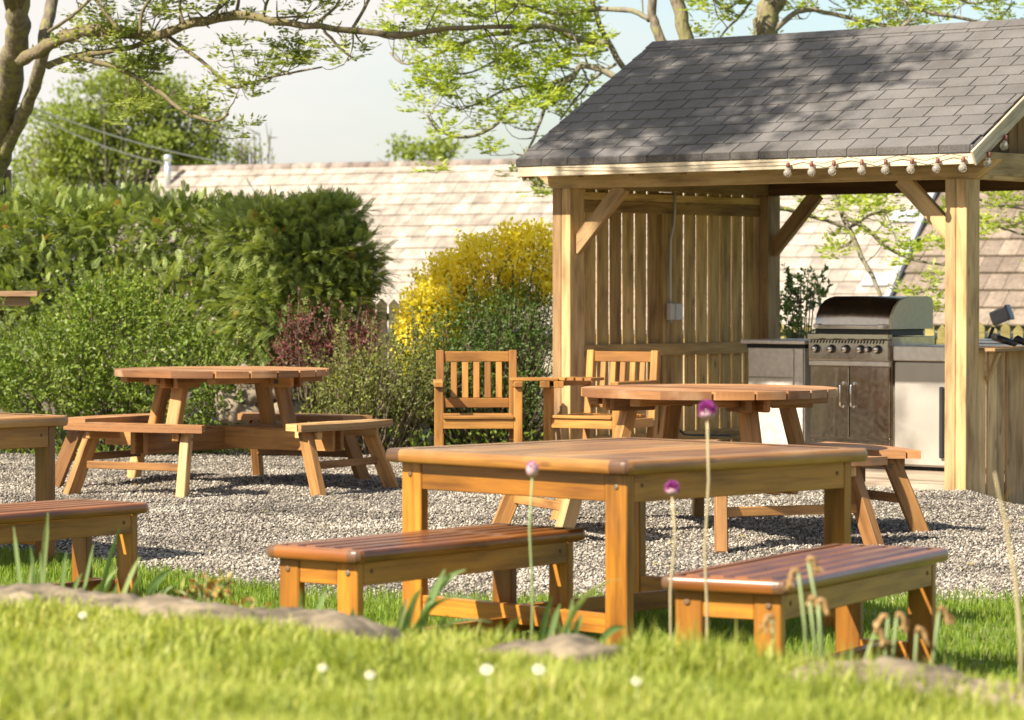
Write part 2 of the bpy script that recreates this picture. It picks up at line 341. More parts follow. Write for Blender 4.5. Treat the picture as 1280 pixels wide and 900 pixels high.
def tag(o, label=None, cat=None, group=None, kind=None):
    if label: o['label'] = label
    if cat: o['category'] = cat
    if group: o['group'] = group
    if kind: o['kind'] = kind
    return o
def thing(name, label, cat, loc=(0, 0, 0), rz=0, group=None):
    o = bpy.data.objects.new(name, None); COL.objects.link(o); o.empty_display_size = .1
    o.location = loc; o.rotation_euler = (0, 0, rz); return tag(o, label, cat, group)
def copy_tree(o, parent=None):
    c = o.copy(); COL.objects.link(c); c.parent = parent
    for ch in [x for x in bpy.data.objects if x.parent == o and x != c]: copy_tree(ch, c)
    return c
UX, UY, UZ = Vector((1, 0, 0)), Vector((0, 1, 0)), Vector((0, 0, 1))

# leaves: rhombi with a centre fold are two tris; here one quad per leaflet
class Leaves:
    def __init__(s): s.p = []; s.d = []; s.n = []; s.l = []; s.w = []; s.t = []
    def add(s, p, d, n, l, w, t): s.p.append(p); s.d.append(d); s.n.append(n); s.l.append(l); s.w.append(w); s.t.append(t)
    def arr(s, P, D, Nn, L, W, T):
        s.p.extend(P); s.d.extend(D); s.n.extend(Nn); s.l.extend(L); s.w.extend(W); s.t.extend(T)
    def build(s, name, m, parent=None, org=(0, 0, 0)):
        P = np.array(s.p, dtype=float)-np.array(org); D = np.array(s.d, dtype=float); Nn = np.array(s.n, dtype=float)
        D /= np.linalg.norm(D, axis=1)[:, None]+1e-9; B = np.cross(D, Nn); B /= np.linalg.norm(B, axis=1)[:, None]+1e-9
        L = np.array(s.l)[:, None]; W = np.array(s.w)[:, None]
        V = np.stack([P, P+D*L*.5+B*W*.5, P+D*L, P+D*L*.5-B*W*.5], 1).reshape(-1, 3)
        F = np.arange(len(V)).reshape(-1, 4)
        return bulk(name, V, F, np.clip(np.array(s.t), 0, 1), m, parent)
def rvec(n=None):
    x = RNG.normal(size=(n, 3) if n else 3); return x/np.linalg.norm(x, axis=-1, keepdims=True)

# ------------------------------------------------------------------ ground
def edge_y(x): return 7.9 - .85*x                       # line of the kerb stones at the top of the bank
GB = [(-9, 19.5), (-2.61, 16.4), (-1.9, 15.55), (-1.07, 14.3), (-.28, 13.85), (.21, 13.9), (1.58, 13.98), (2.4, 13.98), (9, 14.6)]
def gravel_y(x): return np.interp(x, [a for a, b in GB], [b for a, b in GB])
def ground_z(x, y):
    """gravel yard: level, falling away beside the shelter's bar"""
    k = np.clip((x-3.0)/.55, 0, 1)*np.clip((y-19.5)/1.6, 0, 1)
    return -.15*k*k*(3-2*k) + .018*np.sin(x*1.7+y*.9)*np.sin(y*1.3-x*.4)+.008*np.sin(x*5.1-y*2)*np.sin(y*4.3)
def bank_z(x, y):
    d = edge_y(x)-y                                     # >0 towards the camera
    top = .47 + .035*np.clip(d, 0, 6) + .015*np.sin(x*5+y*3) + .012*np.sin(y*7-x*4)
    return np.where(d > 0, top, np.where(d > -.55, .45+.03*np.clip(d, -.55, 0), np.maximum(.43 + (d+.55)*2.5, -.05)))
def grid(name, x0, x1, nx, y0, y1, ny, fz, m, kind='structure', warp=None):
    X, Y = np.meshgrid(np.linspace(x0, x1, nx), np.linspace(y0, y1, ny))
    if warp: X, Y = warp(X, Y)
    V = np.stack([X, Y, fz(X, Y)], -1).reshape(-1, 3); i = np.arange(nx*ny).reshape(ny, nx)
    F = np.stack([i[:-1, :-1], i[:-1, 1:], i[1:, 1:], i[1:, :-1]], -1).reshape(-1, 4)
    o = bulk(name, V, F, np.full(len(F), .5), m, None, True); return tag(o, kind=kind)
grid('ground', -600, 600, 60, -40, 1200, 60, lambda x, y: np.full_like(x, -.30) - np.clip((y-45)/1155, 0, 1)*2.0, M['field'])
grid('flower_bed', -14, 8, 60, 25.2, 40, 40, lambda x, y: .02*np.sin(x*3)*np.sin(y*2.2) - .012 + np.clip((y-27)*.06, 0, .3)*np.clip((1-x)*.5, 0, 1), M['soil'])
grid('gravel_yard', 0, 1, 90, 0, 1, 120, lambda x, y: ground_z(x, y)+.002, M['gravel_base'], warp=lambda a, b: (-7+a*13, gravel_y(-7+a*13)-.15 + b*(28.2-gravel_y(-7+a*13)+.15)))
grid('lawn', 0, 1, 70, 0, 1, 60, lambda x, y: .010+.008*np.sin(x*4+y*3), M['lawn_soil'], warp=lambda a, b: (-5+a*10, edge_y(-5+a*10)+.05 + b*(gravel_y(-5+a*10)-edge_y(-5+a*10)-.05)))
grid('lawn_bank', 0, 1, 60, 0, 1, 70, bank_z, M['lawn_soil'], warp=lambda a, b: (-3.2+a*6.4, 2.0 + b*(edge_y(-3.2+a*6.4)+.78-2.0)))

# gravel: stones strewn over the yard
def gravel():
    n = 400000
    u = RNG.random(n*2); y = 13.6 + (27.6-13.6)*u**1.25; half = .20*y+.4
    x = (RNG.random(n*2)*2-1)*half
    ok = (y > gravel_y(x)+RNG.normal(0, .10, n*2)) & (x > -6.5) & (x < 5.6)
    lx = (x-3.06)*.766-(y-21.58)*.643; ly = (x-3.06)*.643+(y-21.58)*.766   # not on the deck
    ok &= ~((lx > -3.55) & (lx < .0) & (ly > .05) & (ly < 2.8))
    x, y = x[ok][:n], y[ok][:n]; n = len(x)
    z = ground_z(x, y)
    s = .0042+.0088*RNG.random(n)**2.2
    base = np.array([[1, 0, 0], [-1, 0, 0], [0, 1, 0], [0, -1, 0], [0, 0, .75], [0, 0, -.5]])
    V = base[None]*(1+RNG.uniform(-.35, .35, (n, 6, 1)))
    a = RNG.random(n)*2*np.pi; ca, sa = np.cos(a)[:, None], np.sin(a)[:, None]
    el = RNG.uniform(.75, 1.4, n)[:, None]
    X = V[:, :, 0]*el; Y = V[:, :, 1]/el
    tl = RNG.normal(0, .3, (n, 1)); Z = V[:, :, 2]+X*tl
    V = np.stack([X*ca-Y*sa, X*sa+Y*ca, Z], -1)*s[:, None, None] + np.stack([x, y, z+s*.35+RNG.random(n)*.008], -1)[:, None]
    F = np.array([[0, 2, 4], [2, 1, 4], [1, 3, 4], [3, 0, 4], [2, 0, 5], [1, 2, 5], [3, 1, 5], [0, 3, 5]])
    F = (F[None]+np.arange(n)[:, None, None]*6).reshape(-1, 3)
    t = np.repeat(np.clip(RNG.beta(1.5, 1.3, n)+.13*np.sin(x*2.1+y*.7)*np.sin(y*1.6-x)+.06*np.sin(y*4.3+x*3), 0, 1), 8)
    tag(bulk('gravel', V.reshape(-1, 3), F, t, M['stones']), 'pale mixed gravel covering the seating yard', 'gravel', kind='stuff')
gravel()
def litter():
    LV = Leaves(); n = 260; y = RNG.uniform(13.9, 26, n); x = RNG.uniform(-1, 1, n)*(.17*y); ok = (y > gravel_y(x)) & (x > -5) & (x < 4.5); x, y = x[ok], y[ok]; k = len(x)
    LV.arr(np.stack([x, y, ground_z(x, y)+.018], -1), rvec(k)*np.array([1, 1, .3]), rvec(k)*.5+np.array([0, -.4, 1]), RNG.uniform(.015, .045, k), RNG.uniform(.008, .02, k), RNG.random(k))
    tag(LV.build('leaf_litter', leaf('fallen leaves', [(0, (.16, .10, .04)), (.6, (.34, .27, .06)), (1, (.24, .30, .06))])), 'scattered fallen leaves and petals on the gravel', 'fallen leaves', kind='stuff')
litter()

# grass blades
def grass(name, label, x, y, z, hgt, wid, m, lean=.45, tint=None):
    n = len(x); a = RNG.random(n)*2*np.pi; d = np.stack([np.cos(a), np.sin(a), np.zeros(n)], -1); b = np.stack([-np.sin(a), np.cos(a), np.zeros(n)], -1)
    h = hgt*RNG.uniform(.55, 1.3, n); w = wid*RNG.uniform(.7, 1.3, n); ln = np.abs(RNG.normal(0, lean, n))*h
    p = np.stack([x, y, z], -1); up = np.array([0, 0, 1.0])
    q0 = p-b*w[:, None]*.5; q1 = p+b*w[:, None]*.5
    mid = p+up*h[:, None]*.55+d*ln[:, None]*.3; q2 = mid+b*w[:, None]*.38; q3 = mid-b*w[:, None]*.38
    q4 = p+up*(h*np.clip(1-.25*ln/h, .3, 1))[:, None]+d*ln[:, None]
    V = np.stack([q0, q1, q2, q3, q4], 1).reshape(-1, 3); k = np.arange(n)[:, None]*5
    F = np.concatenate([k+np.array([[0, 1, 2]]), k+np.array([[0, 2, 3]]), k+np.array([[3, 2, 4]])], 1).reshape(-1, 3)
    t = RNG.beta(2, 2.2, n) if tint is None else tint
    return tag(bulk(name, V, F, np.repeat(t, 3), m), label, 'grass', kind='stuff')
n = 125000
x = RNG.uniform(-3.6, 3.2, n); y0 = edge_y(x)+.70; y = y0+RNG.random(n)*(gravel_y(x)+.1-y0)
y += np.where(y > gravel_y(x)-.25, RNG.normal(0, .12, n), 0)
ok = (np.abs(x) < .20*y+.35); x, y = x[ok], y[ok]
grass('grass', 'short mown lawn between the gravel and the kerb stones', x, y, np.full(len(x), .008), .045, .005, M['grass'], .5)
n = 110000
y = RNG.uniform(4.9, 10.2, n); x = RNG.uniform(-1, 1, n)*(.19*y+.15); d = edge_y(x)-y
ok = (d > -.58) & (RNG.random(n) < np.where(d > .02, 1, .55)); x, y, d = x[ok], y[ok], d[ok]
patch = .5+.5*np.sin(x*6.1+y*2.3)*np.sin(y*5.2-x*3.3)
ston = ((x > -1.8) & (x < -.27) | (x > -.05) & (x < .25) | (x > .60) & (x < 1.4)) & (d > -.16) & (d < .34)
keep = ~(ston & (RNG.random(len(x)) < np.where(x > .5, .45, .66))); x, y, d, patch, ston = x[keep], y[keep], d[keep], patch[keep], ston[keep]
hh = np.where(ston, .45, 1)*(.034 + .026*patch*RNG.random(len(x)))*1.0 + .075*np.exp(-((d-.05)/.30)**2)*np.clip((x+.25)*1.6, 0, 1)*(.35+.65*RNG.random(len(x)))*np.where(np.abs(x-1.08) < .26, .45, 1)*np.where(np.abs(x-.10) < .17, .4, 1)
pt2 = .5+.5*np.sin(x*2.7-y*1.9+1)*np.sin(y*3.1+x*4.4); tt = np.clip(RNG.beta(1.6, 1.6, len(x))*.62 + .36*pt2*RNG.random(len(x))**.5, 0, 1)
grass('grass', 'long sunlit grass on the raised bank at the front', x, y, bank_z(x, y)-.004, hh*1.25, .0062, M['grass_bank'], .6, tt)

# kerb stones on the brow of the bank
from mathutils import noise as MN
def stone(name, label, cat, lo, hi, m, rough=.03, seed=0, loc=(0, 0, 0), rz=0, cuts=7, group=None):
    lo, hi = Vector(lo), Vector(hi); n = cuts; V = []; F = []; idx = {}; c = (lo+hi)/2; h = (hi-lo)/2; so_ = Vector((seed*3.7, seed*1.3, 0))
    nx = max(n, int(n*h.x/max(h.y, .01)*.7)); nn = (nx, n, max(n//2, 4))
    def vid(a, b, cc):
        k = (a, b, cc)
        if k not in idx:
            q = Vector((a/nn[0]*2-1, b/nn[1]*2-1, cc/nn[2]*2-1)); e = Vector((abs(q.x)**8, abs(q.y)**4, abs(q.z)**4)); q2 = q/((e.x+e.y+e.z)**.16 if (e.x+e.y+e.z) > 1 else 1)
            p = Vector((q2.x*h.x, q2.y*h.y, q2.z*h.z)); nr_ = Vector((q2.x*h.y*h.z, q2.y*h.x*h.z, q2.z*h.x*h.y)).normalized(); w = p+so_
            d = MN.fractal(w*4.5, 1.0, 2.0, 2)*rough*1.3 + abs(MN.noise(w*11))*-rough*1.1 + MN.fractal(w*26, .8, 2.0, 3)*rough*.45
            V.append(c+p+nr_*d); idx[k] = len(V)-1
        return idx[k]
    def quad(f, fl): F.append(f[::-1] if fl else f)
    for a in range(nn[0]):
        for b in range(nn[1]):
            for q, fl in ((0, 1), (nn[2], 0)): quad([vid(a, b, q), vid(a+1, b, q), vid(a+1, b+1, q), vid(a, b+1, q)], fl)
    for a in range(nn[0]):
        for b in range(nn[2]):
            for q, fl in ((0, 0), (nn[1], 1)): quad([vid(a, q, b), vid(a+1, q, b), vid(a+1, q, b+1), vid(a, q, b+1)], fl)
    for a in range(nn[1]):
        for b in range(nn[2]):
            for q, fl in ((0, 1), (nn[0], 0)): quad([vid(q, a, b), vid(q, a+1, b), vid(q, a+1, b+1), vid(q, a, b+1)], fl)
    o = bulk(name, np.array([tuple(v) for v in V]), np.array(F), np.full(len(F), .5), m, None, True)
    o.location = loc; o.rotation_euler = (0, 0, rz); return tag(o, label, cat, group)
RK = math.atan2(-.85, 1)
for (xa, xb, zt, lab, sd) in ((-1.72, -.30, .515, 'long shade mottled kerb stone at the left edge of the front bank', 1), (-.03, .23, .505, 'short pale kerb stone in front of the large table', 2), (.60, 1.40, .515, 'broad flat kerb stone in the right corner of the bank', 3)):
    xm = (xa+xb)/2; L = (xb-xa)*math.sqrt(1+.85**2)
    stone('kerb_stone', lab, 'stone', (-L/2, -.15, -.15), (L/2, .15, .05), M['edge_stone'], .022, sd, (xm, edge_y(xm)+(-.06 if sd == 3 else .0), zt-.045), RK, 26, 'kerb stones along the brow of the bank')

# ------------------------------------------------------------------ furniture: framed tables and benches
def bullnose(mb, L, W, z0, z1, inset, r):
    """mitred frame boards with a rounded outer edge, corner radius r"""
    zc = (z0+z1)/2; hz = (z1-z0)/2; prof = [(-inset, z1), (-.012, z1)]
    for k in range(1, 8):
        a = math.pi/2-math.pi*k/8; prof.append((-.012+.012*math.cos(a), zc+hz*math.sin(a)))
    prof += [(-.012, z0), (-inset, z0)]
    path = []
    for cx, cy, a0 in ((1, 1, 0), (-1, 1, 90), (-1, -1, 180), (1, -1, 270)):
        cor = []
        for k in range(4):
            a = R(a0+30*k); cor.append((cx*(L/2-r)+r*math.cos(a), cy*(W/2-r)+r*math.sin(a), math.cos(a), math.sin(a), cx*(L/2-inset), cy*(W/2-inset)))
        e = (cx*L/2, cy*(W/2-inset-.01), cx, 0, cx*(L/2-inset), cy*(W/2-inset))
        path += ([e]+cor) if a0 in (0, 180) else (cor+[e])
    n = len(prof); P = len(path); offs = [random.random()*30 for _ in range(4)]; tn = [random.random() for _ in range(4)]; ends = [MB() for _ in range(4)]
    for i in range(P):
        j = (i+1) % P; A, B = path[i], path[j]; mx_, my_ = (A[0]+B[0])/2, (A[1]+B[1])/2
        end = abs(mx_) > L/2-.02 and abs(my_) > W/2-inset-.01
        alongx = abs(my_) > W/2-.02 and abs(A[0]-B[0]) > .1
        q = (0 if mx_ > 0 else 1)+(0 if my_ > 0 else 2); g = ends[q] if end else mb; b = len(g.v)
        for (x, y, nx, ny, ix, iy) in (A, B):
            for d, z in prof: g.v.append(Vector((ix, iy, z)) if d == -inset else Vector((x+nx*d, y+ny*d, z)))
        for k in range(n-1):
            ids = [b+k, b+n+k, b+n+k+1, b+k+1]; uv = []
            for t_ in ids:
                p = g.v[t_]; kk = (t_-b) % n
                uv.append(((p.x if alongx else p.y)+offs[q], kk*.012+offs[q]+(p.y if alongx else p.x)*.6))
            g.face(ids, uv, tn[q if alongx else 1], k > 1 and k < n-3)
    return ends
def slatted_table(root, L, W, H, th, top_m, leg_m, planks, gap, apron, low, leg=(.042, .112), inset=.055, fr=.085):
    """rectangular: end faces look along local x; legs are boards set wide-ways across the end"""
    t = MB(); ends = bullnose(t, L, W, H-th, H, fr, .035)
    inner = W-2*fr; pw = (inner-gap*(planks+1))/planks
    for i in range(planks):
        y = -inner/2+gap+i*(pw+gap); t.box((-L/2+fr+.001, y, H-th+.004), (L/2-fr-.002, y+pw, H+(.003 if gap > .005 else -.002)), 0, .010 if gap > .005 else .004)
    t.build('top', top_m, root)
    for e in ends: e.build('board_end', M['endgrain'], root)
    lx, ly = leg; X = L/2-inset; Yh = W/2-inset
    for sx in (-1, 1):
        for sy in (-1, 1):
            g = MB(); g.box((min(sx*X, sx*(X-lx)), min(sy*Yh, sy*(Yh-ly)), 0), (max(sx*X, sx*(X-lx)), max(sy*Yh, sy*(Yh-ly)), H-th-.001), 2, .004)
            o = g.build('leg', leg_m, root)
            s_ = MB(); s_.lathe([(.001, 0), (.011, 0), (.011, .004), (.006, .005)], (sx*(X-.001), sy*(Yh-ly*.45), H-th-apron*.45), (UY, UZ, UX*sx), 10)
            s_.build('bolt', M['bolt'] if random.random() < .4 else M['screw'], o)
    for sx in (-1, 1):
        a = MB(); a.box((min(sx*(X-.004), sx*(X-.036)), -Yh+ly+.001, H-th-apron), (max(sx*(X-.004), sx*(X-.036)), Yh-ly-.001, H-th-.001), 1); a.build('end_apron', leg_m, root)
    for sy in (-1, 1):
        a = MB(); a.box((-X+lx+.001, min(sy*(Yh-.003), sy*(Yh-.035)), H-th-apron), (X-lx-.001, max(sy*(Yh-.003), sy*(Yh-.035)), H-th-.001), 0)
        o = a.build('side_apron', leg_m, root)
        for sx in (-1, 1):
            s_ = MB(); s_.lathe([(.001, 0), (.008, 0), (.008, .003), (.004, .004)], (sx*(X-lx-.045), sy*(Yh-.004), H-th-apron*.42), (UX, UZ, UY*sy), 8); s_.build('screw', M['screw'], o)
    a = MB(); z0, z1 = low
    for sx in (-1, 1): a.box((min(sx*(X-.006), sx*(X-.04)), -Yh+ly+.001, z0), (max(sx*(X-.006), sx*(X-.04)), Yh-ly-.001, z1), 1)
    a.box((-X+.043, -.018, z0+.002), (X-.043, .018, z1-.002), 0)
    a.build('stretcher', leg_m, root)
    for x in np.linspace(-L/2+.3, L/2-.3, 3):
        b = MB(); b.box((x-.03, -Yh+.04, H-th-.03), (x+.03, Yh-.04, H-th+.003), 1); b.build('batten', leg_m, root)
def rect_origin(corner, lx, ly, yaw):
    c, s_ = math.cos(yaw), math.sin(yaw); return (corner[0]-(lx*c-ly*s_), corner[1]-(lx*s_+ly*c), 0)
TL, TW = 1.40, 1.34
y = R(44.2); tb = thing('garden_table', 'large square stained table in front, between the two foreground benches', 'table', rect_origin((.42, 11.68), -TL/2, -TW/2, y), y, 'square topped garden tables')
slatted_table(tb, TL, TW, .74, .052, M['stain_top'], M['stain'], 10, .0015, .105, (.09, .165))
y = R(48); tb2 = thing('garden_table', 'square stained table cut off by the left edge of the picture', 'table', rect_origin((-2.19, 15.89), TL/2, -TW/2, y), y, 'square topped garden tables')
slatted_table(tb2, TL, TW, .74, .052, M['stain_top'], M['stain'], 10, .0015, .105, (.09, .165))
BL, BW = 1.42, .455
for (corner, sx, sy, yaw, lab) in (((-.54, 11.22), -1, -1, 52, 'slatted bench on the left of the large front table, passing behind its leg'), ((.87, 10.06), -1, -1, 62, 'nearest slatted bench, right of the large front table, with dead daffodils before it'), ((-1.55, 13.76), 1, -1, 52, 'slatted bench cut off by the left edge, beside the cut-off table')):
    y = R(yaw); L_ = 1.36 if lab.startswith('slatted bench on') else BL+.06
    b = thing('bench', lab, 'bench', rect_origin(corner, sx*L_/2, sy*BW/2, y), y, 'slatted backless benches')
    slatted_table(b, L_, BW, .45, .046, M['bench_top'], M['stain'], 4, .024, .085, (.05, .115), (.038, .095), .042, .045)

# ------------------------------------------------------------------ round picnic tables
def arc_clip(x0, x1, rad, n=7):
    """outline of a plank x in [x0,x1] inside a circle, running along y"""
    up = []; 
    for i in range(n+1):
        x = x0+(x1-x0)*i/n; up.append((x, math.sqrt(max(rad*rad-x*x, 0))))
    return [(a, -b) for a, b in up]+[(a, b) for a, b in reversed(up)]
def round_table(label, loc, rz, plank_rz, rad=.735):
    root = thing('picnic_table', label, 'picnic table', loc, rz, 'round picnic tables')
    H = .815; t = MB(); n = 8; wd = 2*rad/n; ca, sa = math.cos(plank_rz), math.sin(plank_rz)
    ax = (Vector((ca, sa, 0)), Vector((-sa, ca, 0)), UZ)
    for i in range(n):
        x0 = -rad+i*wd+(.0 if i == 0 else .007); x1 = -rad+(i+1)*wd-(.0 if i == n-1 else .007)
        if i == 0: x0 += .035
        if i == n-1: x1 -= .035
        poly = arc_clip(x0, x1, rad)
        # grain runs along y: swap so u follows it
        t.prism([(b, -a) for a, b in poly], H-.045, H, None, None, (ax[1], -ax[0], UZ))
    t.build('tabletop', M['picnic_top'], root)
    for k in (-.42, 0, .42):
        c = MB(); hl = math.sqrt(rad*rad-k*k)-.08; p = ax[1]*k
        c.beam(p-ax[0]*hl+UZ*(H-.068), p+ax[0]*hl+UZ*(H-.068), .07, .04, ax[1], .003)
        c.build('batten', M['picnic'], root)
    for k in range(4):
        d = Vector((math.cos(k*math.pi/2), math.sin(k*math.pi/2), 0)); s_ = Vector((-d.y, d.x, 0))
        if k < 2:
            for off in (-.052, .052):
                b = MB(); b.beam(d*-.95+s_*off+UZ*(.345+.004*k), d*.95+s_*off+UZ*(.345+.004*k), .15, .04, UZ, .004); b.build('cross_beam', M['picnic'], root)
        lg = MB(); lg.beam(d*.60+UZ*.30, d*.47+UZ*.765, .10, .062, s_, .005)
        o = lg.build('table_leg', M['picnic'], root)
        cl = MB(); cl.beam(d*.36+s_*.055+UZ*.735, d*.62+s_*.055+UZ*.735, .075, .04, UZ, .008); cl.build('leg_cleat', M['picnic'], o); cl = MB(); cl.beam(d*.36-s_*.055+UZ*.735, d*.62-s_*.055+UZ*.735, .075, .04, UZ, .008)
        cl.build('leg_cleat', M['picnic'], o)
        bt = MB(); bt.lathe([(.001, 0), (.016, 0), (.016, .006), (.008, .012)], d*.50+s_*-.076+UZ*.735, (d, UZ, -s_), 8); bt.build('bolt', M['bolt_dark'], o); bt = MB(); bt.lathe([(.001, 0), (.016, 0), (.016, .006), (.008, .012)], d*.60+s_*.073+UZ*.34, (d, UZ, s_), 8)
        bt.build('bolt', M['bolt_dark'], o)
        st = MB()
        ys = np.linspace(-1, 1, 11)
        st.prism([(.83, -.45), (.962, -.515)]+[(.962, .515), (.83, .45)], .425, .47, None, None, (d, s_, UZ))
        st.prism([(.974, -.52)]+[(1.115-.085*q*q, .565*q) for q in ys]+[(.974, .52)], .425, .47, None, None, (d, s_, UZ))
        seat = st.build('seat', M['picnic_top'] if k != (3 if 'left' in label else 9) else M['picnic_pale'], root)
        for q in (-1, 1):
            cb = MB(); a = q*R(19); e = d*math.cos(a)+s_*math.sin(a); cb.beam(e*.85+UZ*.395, e*1.10+UZ*.395, .055, .045, UZ, .006)
            cb.build('seat_cleat', M['picnic_pale'] if k == 3 else M['picnic'], seat)
        feet = []
        for q in (-1, 1):
            a = q*R(19); e = d*math.cos(a)+s_*math.sin(a); a2 = q*R(20.5); e2 = d*math.cos(a2)+s_*math.sin(a2)
            tng = Vector((-e.y, e.x, 0))
            p0 = e2*1.19+tng*q*.04; p1 = e*1.01+tng*q*.055+UZ*.424
            g = MB(); g.beam(p0-UZ*.02, p1, .095, .062, e, .006); lo = g.build('seat_leg', M['picnic_pale'] if (k+q) % 3 == 0 else M['picnic'], root)
            bt = MB(); bt.lathe([(.001, 0), (.012, 0), (.012, .004), (.006, .007)], p1-UZ*.045+tng*q*.032-d*.0, (e, UZ, tng*q), 8); bt.build('bolt', M['bolt'], lo)
            feet.append(p0.lerp(p1, .46)-d*.025)
        sr = MB(); sr.beam(feet[0], feet[1], .05, .035, UZ, .004); sr.build('stretcher', M['picnic'], root)
    return root
round_table('round pine picnic table with fixed seats on the left, in front of the green shrubs', (-1.99, 21.95, 0), R(60), R(-10))
round_table('round pine picnic table with fixed seats in front of the barbecue', (1.10, 17.85, 0), R(22), R(25), .715)

# ------------------------------------------------------------------ armchairs and the shelf between them
def armchair(label, loc, rz):
    root = thing('armchair', label, 'armchair', loc, rz, 'pine armchairs')
    for sx in (-1, 1):
        MB().box((sx*.285-.031, -.30, 0), (sx*.285+.031, -.245, .655), 2, .004).build('front_leg', M['chair'], root)
        MB().beam((sx*.268, .24, 0), (sx*.268, .335, .91), .058, .058, UX, .004).build('back_leg', M['chair'], root)
        MB().box((sx*.285-.034, -.325, .657), (sx*.285+.034, .272, .70), 1, .006).build('armrest', M['chair'], root)
        MB().box((sx*.283-.016, -.244, .36), (sx*.283+.016, .24, .425), 1).build('side_rail', M['chair'], root)
    MB().box((-.253, -.298, .36), (.253, -.264, .428), 0).build('front_rail', M['chair'], root)
    s = MB()
    for i in range(6): s.box((-.252, -.312+i*.088, .430), (.252, -.312+i*.088+.076, .452), 0)
    s.build('seat', M['chair'], root)
    def by(z): return .24+.095*z/.91
    b = MB(); b.beam((-.238, by(.865), .865), (.238, by(.865), .865), .075, .034, UZ); b.build('top_rail', M['chair'], root)
    b = MB(); b.beam((-.238, by(.525), .525), (.238, by(.525), .525), .07, .034, UZ); b.build('lower_rail', M['chair'], root)
    for k in range(5):
        x = -.165+k*.0825
        MB().beam((x, by(.56), .561), (x, by(.83), .827), .045, .02, UX).build('back_slat', M['chair'], root)
armchair('pine armchair on the left of the joined pair, facing the camera', (-.25, 23.2, 0), R(2))
armchair('pine armchair on the right of the joined pair, turned in beside the slatted wall', (.65, 23.2, 0), R(-31))
sh = thing('shelf_table', 'slatted wooden shelf joining the arms of the two armchairs', 'shelf', (.27, 23.1, 0))
p = MB(); p.box((-.285, -.19, .703), (.06, -.11, .725), 0); p.box((-.285, -.10, .703), (.10, -.02, .725), 0)
for k in range(4):
    a = R(-37); d = Vector((-math.sin(a), math.cos(a), 0)); c = Vector((.085+k*.062, -.10-k*.04, .714)); p.beam(c-Vector((0, .02, 0)), c+Vector((.10, .22, 0)), .055, .022, UX)
p.build('slats', M['chair'], sh)
MB().box((-.07, -.20, .655), (.0, .05, .70), 1).build('bearer', M['chair'], sh); MB().box((.03, -.215, .655), (.10, .05, .70), 1).build('bearer', M['chair'], sh)

# ------------------------------------------------------------------ barbecue shelter
SHX, SHY, DZ = 3.0626, 21.5804, .03
RZ = R(-40)
shed = thing('barbecue_shelter', 'open timber barbecue shelter with a grey shingled gable roof', 'shelter', (SHX, SHY, 0), RZ)
PW = .17; Ls = 3.605; Dp = 2.70; BZ = 2.109
# deck
d = MB()
for i in range(20):
    d.box((-3.62, .02+i*.138, -.02), (-.055, .02+i*.138+.130, DZ), 0, .004)
d.build('deck', M['deck'], shed)
def post(x, y):
    g = MB(); h = PW/2
    g.box((x, y, DZ-.05), (x+h-.0015, y+PW, BZ), 2, .004); g.box((x+h+.0015, y, DZ-.05), (x+PW, y+PW, BZ), 2, .004)
    return g.build('post', M['larch'], shed)
for px_, py_ in ((-PW, 0), (-Ls, 0), (-Ls, Dp-PW), (-PW, Dp-PW)): post(px_, py_)
# main beams: front, back, and the end ties
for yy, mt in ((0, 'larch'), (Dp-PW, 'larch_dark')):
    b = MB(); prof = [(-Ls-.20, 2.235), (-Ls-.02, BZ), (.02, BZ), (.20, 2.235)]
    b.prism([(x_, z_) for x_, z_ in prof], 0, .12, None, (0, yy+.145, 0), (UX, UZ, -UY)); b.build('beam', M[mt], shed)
for xx in (-PW-.01, -Ls+.02):
    b = MB(); b.box((xx+.02, .15, BZ+.003), (xx+.14, Dp-PW+.02, BZ+.15), 1); b.build('tie_beam', M['larch'], shed)
b = MB(); b.box((-.075, -.05, BZ+.03), (-.03, Dp+.1, BZ+.19), 1); b.build('gable_tie', M['larch'], shed)
# knee braces
def brace(p, q, wd): return MB().beam(p, q, .115, .055, wd).build('brace', M['larch'], shed)
brace((-Ls+PW-.02, .085, 1.66), (-Ls+PW+.44, .085, BZ+.01), UY.cross(Vector((.46, 0, .46)).normalized()))
brace((-PW+.02, .085, 1.72), (-PW-.40, .085, BZ+.01), UY.cross(Vector((-.40, 0, .4)).normalized()))
brace((-Ls+PW-.02, Dp-.085, 1.66), (-Ls+PW+.42, Dp-.085, BZ+.01), UY.cross(Vector((.46, 0, .46)).normalized()))
brace((-PW+.02, Dp-.085, 1.66), (-PW-.42, Dp-.085, BZ+.01), UY.cross(Vector((-.46, 0, .46)).normalized()))
# left wall: vertical slats on three rails
s = MB(); n_ = 15; pitch = (Dp-2*PW)/n_
for i in range(n_):
    y_ = PW+i*pitch+.010
    if i == 7: continue
    s.box((-Ls+.022, y_+.002, .10), (-Ls+.045, y_+pitch-.029+random.uniform(-.004, .004), BZ+.10), 2, .003)
s.box((-Ls+.01, PW+7*pitch-.01, .06), (-Ls+.075, PW+8*pitch+.005, BZ), 2, .004)
s.build('wall_slats', M['larch_slat'], shed)
for z0, z1 in ((.16, .25), (.845, .94), (1.94, 2.03), (2.033, 2.09)):
    r_ = MB(); r_.box((-Ls+.046, PW+.002, z0), (-Ls+.092, Dp-PW-.002, z1), 1)
    r_.build('wall_rail', M['larch_slat'], shed)
